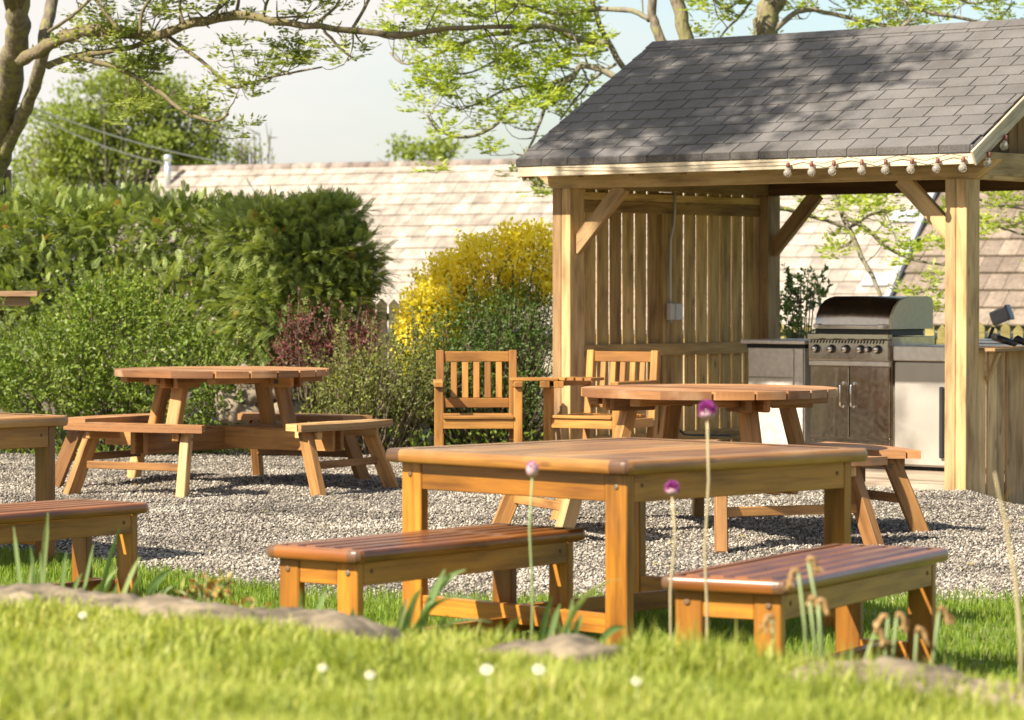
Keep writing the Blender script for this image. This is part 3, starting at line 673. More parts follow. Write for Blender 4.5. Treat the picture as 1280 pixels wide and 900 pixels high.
# gable boarding, both ends
RZe, RZr, RY0, RYr = 2.315, 3.275, -.30, 1.35
SL = (RZr-RZe)/(RYr-RY0); XL, XR = -3.70, .247
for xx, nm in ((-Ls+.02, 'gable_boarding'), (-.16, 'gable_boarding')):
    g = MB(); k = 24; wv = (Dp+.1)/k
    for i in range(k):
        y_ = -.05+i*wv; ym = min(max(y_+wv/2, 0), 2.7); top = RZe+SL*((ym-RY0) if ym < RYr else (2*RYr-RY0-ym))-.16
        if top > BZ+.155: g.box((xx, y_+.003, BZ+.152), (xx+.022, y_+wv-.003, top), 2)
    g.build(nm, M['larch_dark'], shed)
# rafters
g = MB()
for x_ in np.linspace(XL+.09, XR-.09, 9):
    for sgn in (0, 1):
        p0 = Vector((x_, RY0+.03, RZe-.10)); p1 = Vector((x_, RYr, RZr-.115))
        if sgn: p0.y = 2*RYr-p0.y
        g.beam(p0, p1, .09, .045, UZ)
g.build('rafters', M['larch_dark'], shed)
# roof: deck, shingles, ridge caps
roof = MB()
for sgn in (0, 1):
    f = (lambda y_: y_) if not sgn else (lambda y_: 2*RYr-y_)
    poly = [(f(RY0), RZe-.014), (f(RYr), RZr-.014), (f(RYr), RZr-.05), (f(RY0), RZe-.05)]
    roof.prism(poly, XL+.006, XR-.006, .5, (0, 0, 0), (UY, UZ, UX))
roof = roof.build('roof', M['shingle_edge'], shed)
shg = MB(); rows = 13; slope = Vector((0, RYr-RY0, RZr-RZe)); SLn = slope.length; sd = slope.normalized(); ex = SLn/rows; tw = .245
for sgn in (0, 1):
    sdd = sd if not sgn else Vector((0, -sd.y, sd.z)); nrm = Vector((0, -sd.z, sd.y)) if not sgn else Vector((0, sd.z, sd.y))
    o0 = Vector((0, RY0, RZe)) if not sgn else Vector((0, 2*RYr-RY0, RZe))
    for i in range(rows):
        x_ = XL-(tw*.5 if i % 2 else 0)-tw*.13*((i*7) % 3)
        while x_ < XR:
            xa, xb = max(x_+.005, XL), min(x_+tw-.005, XR-.004)
            if xb-xa > .02:
                a = o0+sdd*(i*ex-.006); e = o0+sdd*min((i+1.25)*ex, SLn)
                p0 = a+nrm*.0045; p1 = e-nrm*.004; jit = random.uniform(-.0022, .0022)
                A = (p1-p0).normalized(); Bv = UX; Cn = A.cross(Bv)
                shg.frame((p0+p1)/2+UX*(xa+xb)/2+A*jit, A, Bv, Cn, (p1-p0).length/2, (xb-xa)/2, .0058, .0012, random.random())
            x_ += tw
shg.build('shingles', M['shingle'], roof)
drip = MB(); x_ = XL
while x_ < XR-.02:
    drip.box((x_+.002, RY0-.014, RZe-.048), (min(x_+tw, XR)-.002, RY0-.0045, RZe+.004), 0, .002); x_ += tw
drip.build('drip_edge', M['shingle_edge'], roof)
nl = MB(); x_ = XL+.03
while x_ < XR-.02:
    nl.lathe([(.001, 0), (.0045, 0), (.0045, .002), (.002, .003)], (x_, RY0-.0142, RZe-.022+random.uniform(-.004, .004)), (UX, UZ, -UY), 6); x_ += .082
nl.build('nails', M['bolt'], roof)
cap = MB(); x_ = XL
while x_ < XR-.02:
    for sgn in (0, 1):
        dd = Vector((0, -sd.y, -sd.z)) if not sgn else Vector((0, sd.y, -sd.z)); nn = Vector((0, -sd.z, sd.y)) if not sgn else Vector((0, sd.z, sd.y))
        c = Vector(((x_+min(x_+.17, XR))/2, RYr, RZr+.006))+dd*.055+nn*.006
        cap.frame(c, dd, UX, dd.cross(UX), .055, (min(x_+.17, XR)-x_)/2-.0015, .003, .001, random.random())
    x_ += .17
cap.build('ridge_caps', M['shingle'], roof)
f = MB(); f.box((XL+.01, RY0-.004, RZe-.125), (XR-.0, RY0+.018, RZe-.049), 0); f.build('fascia', M['fascia'], shed)
for xx in (XR+.002, XL+.008):
    for sgn in (0, 1):
        p0 = Vector((xx+.01, RY0-(.03 if xx > 0 else -.03), RZe-.075-.015-(0 if xx > 0 else .02))); p1 = Vector((xx+.01, RYr+.0, RZr-.06-(0 if xx > 0 else .055)))
        if sgn: p0.y, p1.y = 2*RYr-p0.y, 2*RYr-p1.y+.001
        f = MB(); f.beam(p0, p1, .105, .02, UZ); f.build('barge_board', M['fascia'], shed)
# low bar wall at the open end
bw = MB()
y_ = PW+.01; k = 0
while y_ < 2.5:
    wv = random.uniform(.105, .125); bw.box((-.045+.016*(k % 2), y_, -.25), (-.02+.012*(k % 2), y_+wv, .935), 2, .003); y_ += wv+.013; k += 1
bw.build('bar_boarding', M['larch_sunlit'], shed)
bt = MB(); bt.box((-.20, PW+.004, .938), (.12, 2.5, .962), 1); bt.build('bar_top', M['larch'], shed)
for y_ in (.28, .82, 1.4): MB().beam((-.005, y_, .74), (.085, y_, .935), .03, .03, UY).build('bar_bracket', M['larch'], shed)

def on_shed(x_, y_, z_=0):
    c, s_ = math.cos(RZ), math.sin(RZ); return Vector((SHX+x_*c-y_*s_, SHY+x_*s_+y_*c, z_))
# festoon bulbs
fl = thing('festoon_lights', 'string of clear round bulbs along the front eave of the shelter', 'string lights', on_shed(0, RY0-.02, 0), RZ)
bx = [atY(q, 200, 21.7) for q in (985, 1014, 1042.5, 1077, 1107, 1140, 1172, 1204)]
pts = []
zf = RZe-.085; cable = []
locs = []
for q in (985, 1014, 1042.5, 1077, 1107, 1140, 1172, 1204):
    lo, hi = -2.5, .4
    for _ in range(40):
        m_ = (lo+hi)/2; P = on_shed(m_, RY0-.03, 2.2); xp = 640+P.x/P.y*FPX*1.0
        if xp < q: lo = m_
        else: hi = m_
    locs.append((lo, -.012, zf))
for q, (yy, zz) in ((0, (.15, .03)), (0, (.36, .15))): locs.append((XR+.035, yy, zf+.005+zz))
for i, (x_, y_, z_) in enumerate(locs):
    tl = Vector((random.uniform(-.15, .15), random.uniform(-.25, .02), -1)).normalized(); a = tl.cross(UX).normalized(); b_ = tl.cross(a)
    bl = MB(); pr = [(.010, .028), (.013, .034), (.018, .042)]+[(.029*math.cos(t_), .068+.029*math.sin(t_)) for t_ in np.linspace(-.85, 1.45, 9)]
    bl.lathe(pr, (x_, y_, z_), (a, b_, tl), 14); bo = bl.build('bulb', M['glass'], fl)
    sk = MB(); sk.lathe([(.010, -.006), (.014, 0), (.0145, .026), (.012, .030)], (x_, y_, z_), (a, b_, tl), 10); sk.build('socket', M['socket'], bo)
cpts = []
for i in range(len(locs)):
    cpts.append(Vector(locs[i])+Vector((0, .0, .012)))
    if i < len(locs)-1:
        mid = (Vector(locs[i])+Vector(locs[i+1]))/2; mid.z += .03 if i % 2 == 0 else -.012; cpts.append(mid)
cb = MB(); cb.tube([Vector((-3.3, -.008, zf+.02)), Vector((-2.6, -.008, zf))]+cpts, .0028, 6); cb.build('cable', M['cable'], fl)
# socket box with conduit
jb = thing('junction_box', 'grey weatherproof switch box with conduit on the slatted wall', 'switch box', on_shed(-Ls+.095, PW+7.45*pitch, 0), RZ)
j = MB(); j.box((0, -.065, 1.12), (.05, .075, 1.25), 1, .006); jo = j.build('case', M['white_plastic'], jb)
j = MB(); j.box((.05, -.01, 1.122), (.062, .073, 1.245), 1, .004); j.build('cover', M['white_plastic'], jo)
j = MB(); j.box((.012, -.05, 1.10), (.035, -.02, 1.12), 1, .004); j.build('gland', M['grey_plastic'], jo)
j = MB(); j.tube([(.02, -.035, 1.25), (.02, -.035, 1.60), (.02, -.03, 1.75), (.02, .01, 1.86), (.02, .02, 1.95), (.02, .02, 2.12)], .010, 8); j.build('conduit', M['white_plastic'], jb)
hz = thing('cable', 'black cable looped down the slatted wall to the deck', 'cable', on_shed(-Ls+.12, PW+7.2*pitch, 0), RZ)
c = MB(); c.tube([(0, 0, .62), (0, .0, .50), (.02, -.02, .40), (.03, .02, .30), (.04, .12, .23), (.05, .22, .22), (.05, .4, .215), (.06, .7, .20)], .008, 7); c.build('hose', M['black'], hz)

# ------------------------------------------------------------------ outdoor kitchen
KD = 1.35
cab = thing('cabinet', 'stainless drawer cabinet on the left of the barbecue', 'cabinet', on_shed(-2.80, KD+.02, DZ), RZ)
g = MB(); g.box((0, .012, .09), (.52, .60, .885), 2, .004); g.build('carcass', M['steel'], cab)
g = MB(); g.box((-.045, -.035, .915), (.55, .62, .945), 0, .006); g.build('worktop', M['steel'], cab)
g = MB(); g.box((-.01, .004, .885), (.53, .58, .914), 0, .003); g.build('recess', M['black_gap'], cab)
for z0, z1 in ((.665, .880), (.11, .655)):
    g = MB(); g.box((.012, -.008, z0), (.425, .010, z1), 2, .004); o = g.build('drawer' if z0 > .5 else 'door', M['steel'], cab)
    if z0 < .5:
        h = MB(); h.tube([(.39, -.008, .42), (.39, -.045, .42), (.39, -.045, .54), (.39, -.008, .54)], .008, 8); h.build('handle', M['chrome'], o)
g = MB(); g.box((.44, -.006, .11), (.515, .010, .880), 2, .004); g.build('end_strip', M['steel'], cab)
g = MB(); g.box((-.02, .02, .0), (.54, .58, .085), 0, .006); g.build('plinth', M['steel'], cab)

bbq = thing('barbecue', 'large gas barbecue with a curved smoked steel hood', 'barbecue', on_shed(-2.215, KD+.0, DZ), RZ+R(-3))
BWd = .755
g = MB(); g.box((.004, .02, .10), (BWd-.004, .56, .98), 2, .004); g.build('body', M['steel_dark'], bbq)
for k in (0, 1):
    x0 = .012+k*(BWd/2-.008); g = MB(); g.box((x0, -.006, .225), (x0+BWd/2-.017, .018, .755), 2, .005); o = g.build('door', M['steel_dark'], bbq)
    hx = BWd/2-.055 if k == 0 else BWd/2+.045
    h = MB(); h.tube([(hx, -.006, .46), (hx, -.042, .465), (hx, -.046, .49), (hx, -.046, .60), (hx, -.042, .625), (hx, -.006, .63)], .0085, 8)
    for z_ in (.46, .63): h.lathe([(.001, 0), (.014, 0), (.014, .006), (.008, .01)], (hx, -.006, z_), (UX, UZ, -UY), 10)
    h.build('handle', M['chrome'], o)
g = MB(); g.box((.012, -.004, .115), (BWd-.012, .018, .205), 0, .005); g.build('drawer', M['steel_dark'], bbq)
g = MB(); g.box((.02, .02, .0), (BWd-.02, .55, .10), 0, .004); g.build('base', M['black_gap'], bbq)
g = MB(); g.box((.006, -.022, .800), (BWd-.006, .018, .955), 0, .006); cp = g.build('control_panel', M['steel_dark'], bbq)
g = MB(); g.box((.006, -.016, .762), (BWd-.006, .017, .796), 0, .004); g.build('trim', M['steel'], cp)
for kx, kr in ((.085, .026), (.23, .026), (.365, .026), (.50, .026), (.572, .019), (.655, .026)):
    g = MB(); g.lathe([(.001, 0), (kr*1.25, 0), (kr*1.25, .008), (kr*.95, .010), (kr*.95, .014)], (kx, -.022, .885), (UX, UZ, -UY), 16); kn = g.build('knob', M['black'], cp)
    g = MB(); g.lathe([(kr*.9, .014), (kr*.86, .040), (kr*.7, .046), (.002, .047)], (kx, -.022, .885), (UX, UZ, -UY), 16); g.build('knob_cap', M['chrome'], kn)
g = MB()
for i in range(24): g.beam((.03+i*.029, -.0225, .928), (.042+i*.029, -.0225, .948), .012, .004, UX, .001)
g.build('vents', M['black_gap'], cp)
g = MB(); g.box((.0, -.03, .957), (BWd, .02, 1.0), 0, .006); g.build('front_ledge', M['steel_dark'], bbq)
# hood: profile in y-z swept across x
hp = [(.0, 1.035), (.0, 1.085), (.018, 1.145), (.055, 1.20), (.11, 1.243), (.18, 1.266), (.25, 1.276), (.46, 1.277), (.51, 1.264), (.525, 1.23), (.525, 1.035)]
g = MB(); b0 = len(g.v)
xs = (.055, BWd-.02)
for x_ in xs:
    for y_, z_ in hp: g.v.append(Vector((x_, y_, z_)))
k = len(hp)
for i in range(k-1): g.face([i, i+1, k+i+1, k+i][::-1], None, .5, i < k-3)
g.face(list(range(k))[::-1], None, .5)
hood = g.build('hood', M['steel_dark'], bbq)
g = MB(); g.prism([(y_*1.0, z_) for y_, z_ in hp]+[], 0, .022, .5, (BWd-.02, 0, 0), (UY, UZ, UX)); g.build('hood_end', M['hood_end'], hood)
g = MB(); g.tube([(.09, -.035, 1.055), (BWd-.05, -.035, 1.055)], .011, 10)
for x_ in (.09, BWd-.07): g.box((x_-.02, -.05, 1.04), (x_+.03, .02, 1.072), 1, .006)
g.build('hood_handle', M['steel'], hood)
g = MB(); g.lathe([(.001, 0), (.034, 0), (.034, .012), (.028, .016), (.001, .016)], (BWd*.5, .058, 1.155), (UX, Vector((0, .7, .71)), Vector((0, -.71, .7))), 18); g.build('thermometer', M['chrome'], hood)
g = MB(); g.box((.03, .03, .985), (BWd-.03, .45, 1.033), 0, .004); g.build('firebox', M['black'], bbq)

fr = thing('fridge', 'white fronted drinks fridge beside the front right post', 'fridge', on_shed(-1.452, KD-.01, DZ), RZ)
FW = .92
g = MB(); g.box((0, .03, .03), (FW, .60, .80), 2, .005); g.build('body', M['steel'], fr)
g = MB(); g.box((.004, 0, .04), (.50, .03, .795), 2, .006); o = g.build('door', M['steel_white'], fr)
g = MB(); g.box((.405, -.03, .10), (.438, -.001, .62), 2, .006); g.build('handle', M['black'], o)
g = MB(); g.box((.52, 0, .04), (FW, .03, .795), 2, .006); o = g.build('side_panel', M['steel_white'], fr)
g = MB(); g.box((-.004, -.014, .805), (FW+.01, .62, .915), 0, .008); g.build('worktop', M['steel'], fr)
g = MB(); g.box((.0, .06, .0), (FW, .58, .028), 0, .003); g.build('kick', M['black_gap'], fr)
tr = thing('tray', 'pale flat metal tray lying on the worktop behind the post', 'tray', on_shed(-1.02, KD+.02, DZ+.918), RZ+R(6))
g = MB(); g.box((0, 0, 0), (1.0, .55, .018), 0, .005); g.build('lid', M['sheet'], tr); g = MB(); g.box((.02, .02, .019), (.98, .53, .045), 0, .012); g.build('raised_lid', M['sheet'], tr)
cv = thing('griddle_cover', 'crumpled black cover lying on the bar top at the right edge', 'cover', on_shed(-.02, 1.0, .965), RZ)
g = MB()
for i in range(7): g.tube([(random.uniform(-.12, .12), -.5+i*.13, .02), (random.uniform(-.1, .1), -.44+i*.13, .04+random.random()*.03), (random.uniform(-.12, .12), -.34+i*.13, .02)], [.018, .028, .018], 7)
g.build('folds', M['black'], cv)
# floodlight on a stub behind the bar
fd = thing('floodlight', 'grey floodlight tilted on a stake behind the bar', 'floodlight', atY(1236, 440, 25.5), R(-30))
p0 = fd.location
g = MB(); g.tube([(0, 0, -.9), (0, 0, .10), (.03, .02, .20)], .016, 8); g.build('stake', M['black'], fd)
g = MB(); g.frame((.10, 0, .29), Vector((.93, 0, .36)).normalized(), UY, Vector((-.36, 0, .93)).normalized(), .078, .04, .055, .012); hd = g.build('housing', M['grey_plastic'], fd)
g = MB(); g.frame((.172, 0, .318), Vector((.93, 0, .36)).normalized(), UY, Vector((-.36, 0, .93)).normalized(), .012, .043, .062, .006); g.build('rim', M['dkgrey_plastic'], hd)

# ------------------------------------------------------------------ picket fences
def fence(label, p, q, z0, z1, m, w=.085, gap=.04, point=True, cat='fence'):
    p, q = Vector(p), Vector(q); d = q-p; L = d.length; o = thing('picket_fence', label, cat, p, math.atan2(d.y, d.x))
    g = MB(); x_ = 0
    while x_ < L:
        h = z1+random.uniform(-.02, .02)
        g.prism([(x_, z0), (x_+w, z0), (x_+w, h-.05), (x_+w/2, h), (x_, h-.05)], 0, .02, None, (0, 0, 0), (UX, UZ, -UY)); x_ += w+gap
    g.build('pickets', m, o)
    g = MB(); 
    for z_ in (z0+.25, z1-.22): g.box((0, .002, z_), (L, .045, z_+.07), 0)
    g.build('rails', m, o)
    g = MB(); x_ = .3
    while x_ < L: g.box((x_, .046, z0-.1), (x_+.08, .12, z1-.08), 2); x_ += 1.8
    g.build('posts', m, o)
fence('old dark picket fence between the cypress and the yellow broom', (-2.6, 30.2, 0), (-.55, 29.6, 0), 0, 1.28, M['fence_dark'], .095, .022)
fence('low mossy picket fence running behind the barbecue shelter', (2.0, 29.2, 0), (6.2, 27.3, 0), 0, 1.06, M['fence_green'], .085, .03)

# ------------------------------------------------------------------ house behind
HZ = R(-28); hc = atY(440, 205, 62)
house = thing('house', 'long low cottage with a pale stone tiled roof behind the garden', 'house', (hc.x, 62, 0), HZ)
HR = hc.z; RUN = 3.75; RISE = 3.135; XA, XB = -4.4, 17.5
cy, sy_ = math.cos(HZ), math.sin(HZ)
g = MB(); rows_ = 15; sv = Vector((0, RUN, RISE)); sl_ = sv.length; sdn = sv.normalized(); nr = Vector((0, -sdn.z, sdn.y)); o0 = Vector((0, -RUN, HR-RISE)); exh = sl_/rows_
for i in range(rows_):
    x_ = XA-random.random()*.2; 
    while x_ < XB:
        w_ = random.uniform(.26, .40); xa = max(x_, XA)
        p0 = o0+sdn*(i*exh)+nr*.018; p1 = o0+sdn*min((i+1.2)*exh, sl_)-nr*.012; A = (p1-p0).normalized()
        g.frame((p0+p1)/2+UX*(xa+x_+w_-.006)/2+A*random.uniform(-.006, .006), A, UX, A.cross(UX), (p1-p0).length/2, max((x_+w_-.006-xa)/2, .01), .012, .003, random.random()); x_ += w_
rf = g.build('roof', M['slate_pale'], house)
g = MB(); x_ = XA
while x_ < XB:
    g.lathe([(.11, 0), (.115, .43), (.10, .435)], (x_, 0, HR-.075), (UY, UZ, UX), 12, random.random()); x_ += .44
g.build('ridge_tiles', M['ridge'], rf)
g = MB(); g.prism([(-RUN, HR-RISE-.06), (0, HR-.06), (RUN, HR-RISE-.06), (RUN-.1, -.6), (-RUN+.15, -.6), (-RUN+.15, HR-RISE-.12)], XA+.12, XB, .5, (0, 0, 0), (UY, UZ, UX)); g.build('wall', M['render'], house)
g = MB(); g.prism([(0, HR-.03), (RUN, HR-RISE-.03), (RUN, HR-RISE-.055), (0, HR-.055)], XA, XB, .5, (0, 0, 0), (UY, UZ, UX)); g.build('rear_roof', M['slate_brown'], house)
g = MB(); g.tube([(XA, -RUN-.06, HR-RISE-.05), (XB, -RUN-.06, HR-RISE-.05)], .06, 8); g.build('gutter', M['dark_metal'], house)
vp_ = Vector((XA+.42, -.45, HR-.45)); g = MB(); g.tube([vp_, vp_+UZ*.60], .065, 10); g.lathe([(.08, 0), (.08, .10), (.06, .13)], vp_+UZ*.56, None, 12); g.build('vent_pipe', M['sheet'], rf)
# lower brown tiled roof of the next wing, with a metal verge
wing = thing('house', 'brown tiled wing of the cottage seen through the shelter, with metal verge', 'house', (hc.x, 62, 0), HZ)
# find local x where the verge should pass
def hl(px_, py_, lift):
    best = None
    for xx in np.arange(5, 17, .02):
        for yy in np.arange(-RUN, .01, .05):
            z_ = HR+yy*RISE/RUN+lift; P = Vector((hc.x+xx*cy-yy*sy_, 62+xx*sy_+yy*cy, z_)); q = P-Vector((0, 0, EYE)); dz = q.dot(_fw)
            X_ = 640+FPX*q.x/dz; Y_ = 450-FPX*q.dot(_up)/dz; e = (X_-px_)**2+(Y_-py_)**2
            if best is None or e < best[0]: best = (e, xx, yy)
    return best[1]
VX = hl(1140, 325, .1)
g = MB(); ex2 = sl_/11; off = nr*.14
for i in range(11):
    x_ = VX+(.11 if i % 2 else 0)-.11
    while x_ < XB:
        xa = max(x_, VX); p0 = o0+sdn*(i*ex2)+nr*.045+off; p1 = o0+sdn*min((i+1.15)*ex2, sl_)-nr*.012+off; A = (p1-p0).normalized()
        if x_+.325-xa > .02: g.frame((p0+p1)/2+UX*(xa+x_+.325)/2, A, UX, A.cross(UX), (p1-p0).length/2, (x_+.325-xa)/2, .02, .006, random.random())
        x_ += .33
g.build('roof', M['slate_brown'], wing)
g = MB(); p0 = o0+nr*.05+UX*(VX-.09); p1 = o0+sdn*sl_+nr*.05+UX*(VX-.09); g.beam(p0+nr*.07, p1+nr*.07, .12, .17, UX); vo = g.build('verge', M['lead'], wing)
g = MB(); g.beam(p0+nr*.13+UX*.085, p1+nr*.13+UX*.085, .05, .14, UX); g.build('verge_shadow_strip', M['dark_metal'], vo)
g = MB(); g.box((VX+.02, -RUN+.2, -.6), (XB, -RUN+.3, HR-RISE), 0); g.build('wall', M['render'], wing)
for a_, b_ in ((.27, .48), (.62, .83)):
    g = MB(); c = o0+sdn*sl_*a_+nr*.05+UX*(VX-.50); g.beam(c-sdn*.16, c+sdn*.16, .5, .015, UX); g.build('lead_patch', M['lead'], wing)

# overhead wires and pole
for k, (ya, yb) in enumerate(((162, 204), (168, 206))):
    a = atY(20, ya-34, 44); b = atY(292 if k == 0 else 212, yb+(1 if k == 0 else 0), 62.6)
    g = MB(); q = [a.lerp(b, t_/10)-UZ*.10*math.sin(math.pi*t_/10) for t_ in range(11)]; g.tube(q, .013, 6)
    tag(g.build('overhead_wire', M['wire']), ('upper' if k == 0 else 'lower')+' pale overhead wire crossing in front of the far tree', 'wire', 'overhead wires')
pl = atY(9.5, 212, 29); g = MB(); g.tube([(pl.x, 29, 0), (pl.x, 29, pl.z)], [.04, .035], 10); tag(g.build('wooden_post', M['pole']), 'short brown wooden post at the left edge above the hedge', 'post')

# ------------------------------------------------------------------ plants
def tufts(LV, p, n, ll, lw, leaflets=7, up=.3, tint=(.2, 1), fan=1.0):
    """spray of pinnate ash leaves round a twig tip"""
    for _ in range(n):
        d = rvec(); d[2] = abs(d[2])*.8+up-.25; d /= np.linalg.norm(d)
        L = ll*RNG.uniform(.6, 1.25); s_ = np.cross(d, [0, 0, 1.0]); s_ /= np.linalg.norm(s_)+1e-6; t0 = RNG.uniform(*tint)
        for k in range(leaflets):
            f = .25+.75*(k//2+1)/((leaflets+1)//2); sg = 1 if k % 2 else -1
            if k == leaflets-1: dd = d; f = .95
            else: dd = d*.55+s_*sg*fan+np.array([0, 0, -.25])
            pos = np.array(p)+d*L*f+np.array([0, 0, -.10*L*f*f]); nn = np.cross(dd, s_+rvec()*.5)
            LV.add(pos, dd, nn if np.linalg.norm(nn) > .05 else [0, 0, 1], lw*2.9*RNG.uniform(.7, 1.2), lw*RNG.uniform(.8, 1.2), np.clip(t0+RNG.normal(0, .12), 0, 1))
class Tree:
    def __init__(s, base): s.b = Vector(base); s.w = MB(); s.tr = MB(); s.L = Leaves(); s.tips = []; s.br = .6
    def limb(s, pts, r0, r1, trunk=False, n=8, wob=.1, sub=4):
        P = [Vector(p) for p in pts]; Q = []
        for i in range(len(P)-1):                         # Catmull-Rom
            a, b, c, d = P[max(i-1, 0)], P[i], P[i+1], P[min(i+2, len(P)-1)]
            for k in range(sub):
                t = k/sub; Q.append(.5*((2*b)+(c-a)*t+(2*a-5*b+4*c-d)*t*t+(3*b-a-3*c+d)*t**3))
        Q.append(P[-1]); m = len(Q); rad = [r0+(r1-r0)*i/(m-1) for i in range(m)]
        for i in range(1, m-1): Q[i] = Q[i]+Vector(rvec())*rad[i]*.25
        (s.tr if trunk else s.w).tube([q-s.b for q in Q], rad, n, True, random.random(), wob); return Q, rad
    def twig(s, p, d, L, r, lvl, leaf_n, ll, lw, bare=.15, curl=.5, tint=(.2, 1)):
        p = Vector(p); d = Vector(d).normalized(); pts = [p]; n = 5
        for i in range(n):
            d = (d+Vector((0, 0, (-.22 if i < 2 else curl)*.55))+Vector(rvec())*.22).normalized(); pts.append(pts[-1]+d*L/n)
        s.w.tube([q-s.b for q in pts], [max(r*(1-.65*i/n), .003) for i in range(n+1)], 5, False, random.random(), .15)
        if lvl > 0:
            for i in range(1, n+1):
                if random.random() < s.br: s.twig(pts[i], d*.5+Vector(rvec())*.9, L*random.uniform(.35, .65), r*.5, lvl-1, leaf_n, ll, lw, bare, curl, tint)
        if random.random() > bare: tufts(s.L, pts[-1], leaf_n, ll, lw, 7, .35, tint)
        if lvl == 0 and random.random() < .4: tufts(s.L, pts[3], max(2, leaf_n//2), ll, lw, 7, .3, tint)
    def dress(s, Q, rad, cnt, L, lvl, leaf_n, ll, lw, bare=.15, lo=.15, curl=.5, bias=None, tint=(.2, 1)):
        for _ in range(cnt):
            i = min(int((lo+(1-lo)*random.random())*len(Q)), len(Q)-2); d = (Q[i+1]-Q[i]).normalized()
            v = Vector(rvec()); v = (v-d*v.dot(d)*.7)+d*.4+(bias if bias else Vector((0, 0, .25)))
            s.twig(Q[i], v, L*random.uniform(.5, 1.3), max(rad[i]*.35, .006), lvl, leaf_n, ll, lw, bare, curl, tint)
    def build(s, name, label, cat, bark, twigm, leafm, group=None):
        o = thing(name, label, cat, s.b, 0, group)
        if s.tr.v: s.tr.build('trunk', bark, o)
        if s.w.v: s.w.build('branches', twigm, o)
        if s.L.p: s.L.build('crown', leafm, o, tuple(s.b))
        return o
# --- big ash on the left
T = Tree((-4.95, 29.6, 0)); Y0 = 27
q = T.limb([(-4.95, 29.6, -.1), atY(-26, 300, 29.3), atY(-11, 235, 29.0), atY(4, 150, 28.4), atY(15, 95, 27.7), atY(21, 45, 27.2), atY(24, -10, 26.9), atY(34, -120, 26.7), atY(30, -300, 26.6), atY(10, -520, 26.4)], .15, .06, True, 12, .05)
tk = q
q2 = T.limb([atY(4, 195, 28.7), atY(24, 155, 28.2), atY(38, 120, 27.7), atY(50, 75, 27.2), atY(62, 20, 27.3), atY(78, -40, 27.4), atY(120, -200, 27.5), atY(150, -330, 27.4)], .062, .045, True, 10, .08)
A = T.limb([atY(24, 78, 26.9), atY(60, 57, 26.7), atY(100, 40, 26.4), atY(140, 38, 26.2), atY(190, 45, 26), atY(240, 29, 25.7), atY(310, 20, 25.4), atY(350, 27, 25.2), atY(420, 36, 25), atY(500, 44, 24.7), atY(560, 36, 24.5), atY(640, 33, 24.2)], .056, .016, False, 9, .28)
T.dress(*A, 10, .42, 1, 7, .18, .022, .25, .12, .5, None, (.1, .9))
T.dress(*A, 110, .075, 0, 1, .05, .01, 1.1, .05, .4)
T.dress(*A, 16, .28, 0, 5, .14, .020, .4, .2, .3, None, (.1, .9))
Bq = T.limb([atY(60, 82, 26.9), atY(95, 70, 26.6), atY(150, 62, 26.3), atY(205, 45, 26.1)], .032, .02, False, 8, .15); T.dress(*Bq, 7, .35, 1, 7, .17, .022, .15, .1, .5, None, (.1, .9))
Cq = T.limb([atY(95, 72, 26.5), atY(150, 86, 26.2), atY(200, 116, 26), atY(230, 140, 25.8), atY(268, 151, 25.6), atY(286, 142, 25.6)], .024, .010, False, 8, .15); T.dress(*Cq, 9, .30, 1, 8, .17, .022, .1, .2, .5, None, (.1, .9))
Dq = T.limb([atY(205, 42, 26), atY(250, 75, 25.8), atY(290, 108, 25.7), atY(312, 104, 25.6), atY(345, 95, 25.5), atY(402, 84, 25.4)], .018, .007, False, 7, .2); T.dress(*Dq, 6, .28, 1, 5, .17, .022, .1, .45, .7, None, (.1, .9))
Eq = T.limb([atY(405, 38, 25), atY(425, 60, 25), atY(446, 76, 25)], .013, .009, False, 7, .25)
for pts_, c_ in ((((268, 25), (280, -8), (300, -40), (330, -90)), 5), (((328, 24), (335, 0), (350, -30)), 4), (((440, 38), (455, 10), (470, -15), (500, -50)), 5), (((230, 30), (225, 5), (240, -30)), 4), (((150, 38), (120, 0), (110, -40), (120, -90)), 6), (((390, 32), (420, 8), (430, -20)), 3), (((175, 42), (180, 10), (210, -20), (260, -60)), 5), (((60, 40), (90, 20), (130, -15), (190, -60)), 6)):
    Fq = T.limb([atY(a_, b_, 26-.002*a_) for a_, b_ in pts_], .016, .008, False, 7, .2); T.dress(*Fq, c_, .35, 1, 7, .18, .022, .15, .2, .6, None, (.1, .9))
# upper crown, over the garden: its shade dapples the shelter roof
for k in range(24):
    t_ = .55+.45*k/24; i = int(t_*(len(tk[0])-1)); p0 = tk[0][i]
    tgt = Vector((random.uniform(-4.9, -2.2), random.uniform(18.2, 22.2), random.uniform(7.4, 9.2)))
    Gq = T.limb([p0, p0.lerp(tgt, .45)+UZ*.5, tgt], .05, .012, False, 6, .1); T.dress(*Gq, 9, .7, 1, 6, .22, .03, .1, .55, .5)
T.build('ash_tree', 'mossy two stemmed ash tree at the left edge with a long bare limb', 'tree', M['bark'], M['twig'], M['ash_leaf_dull'], 'ash trees')
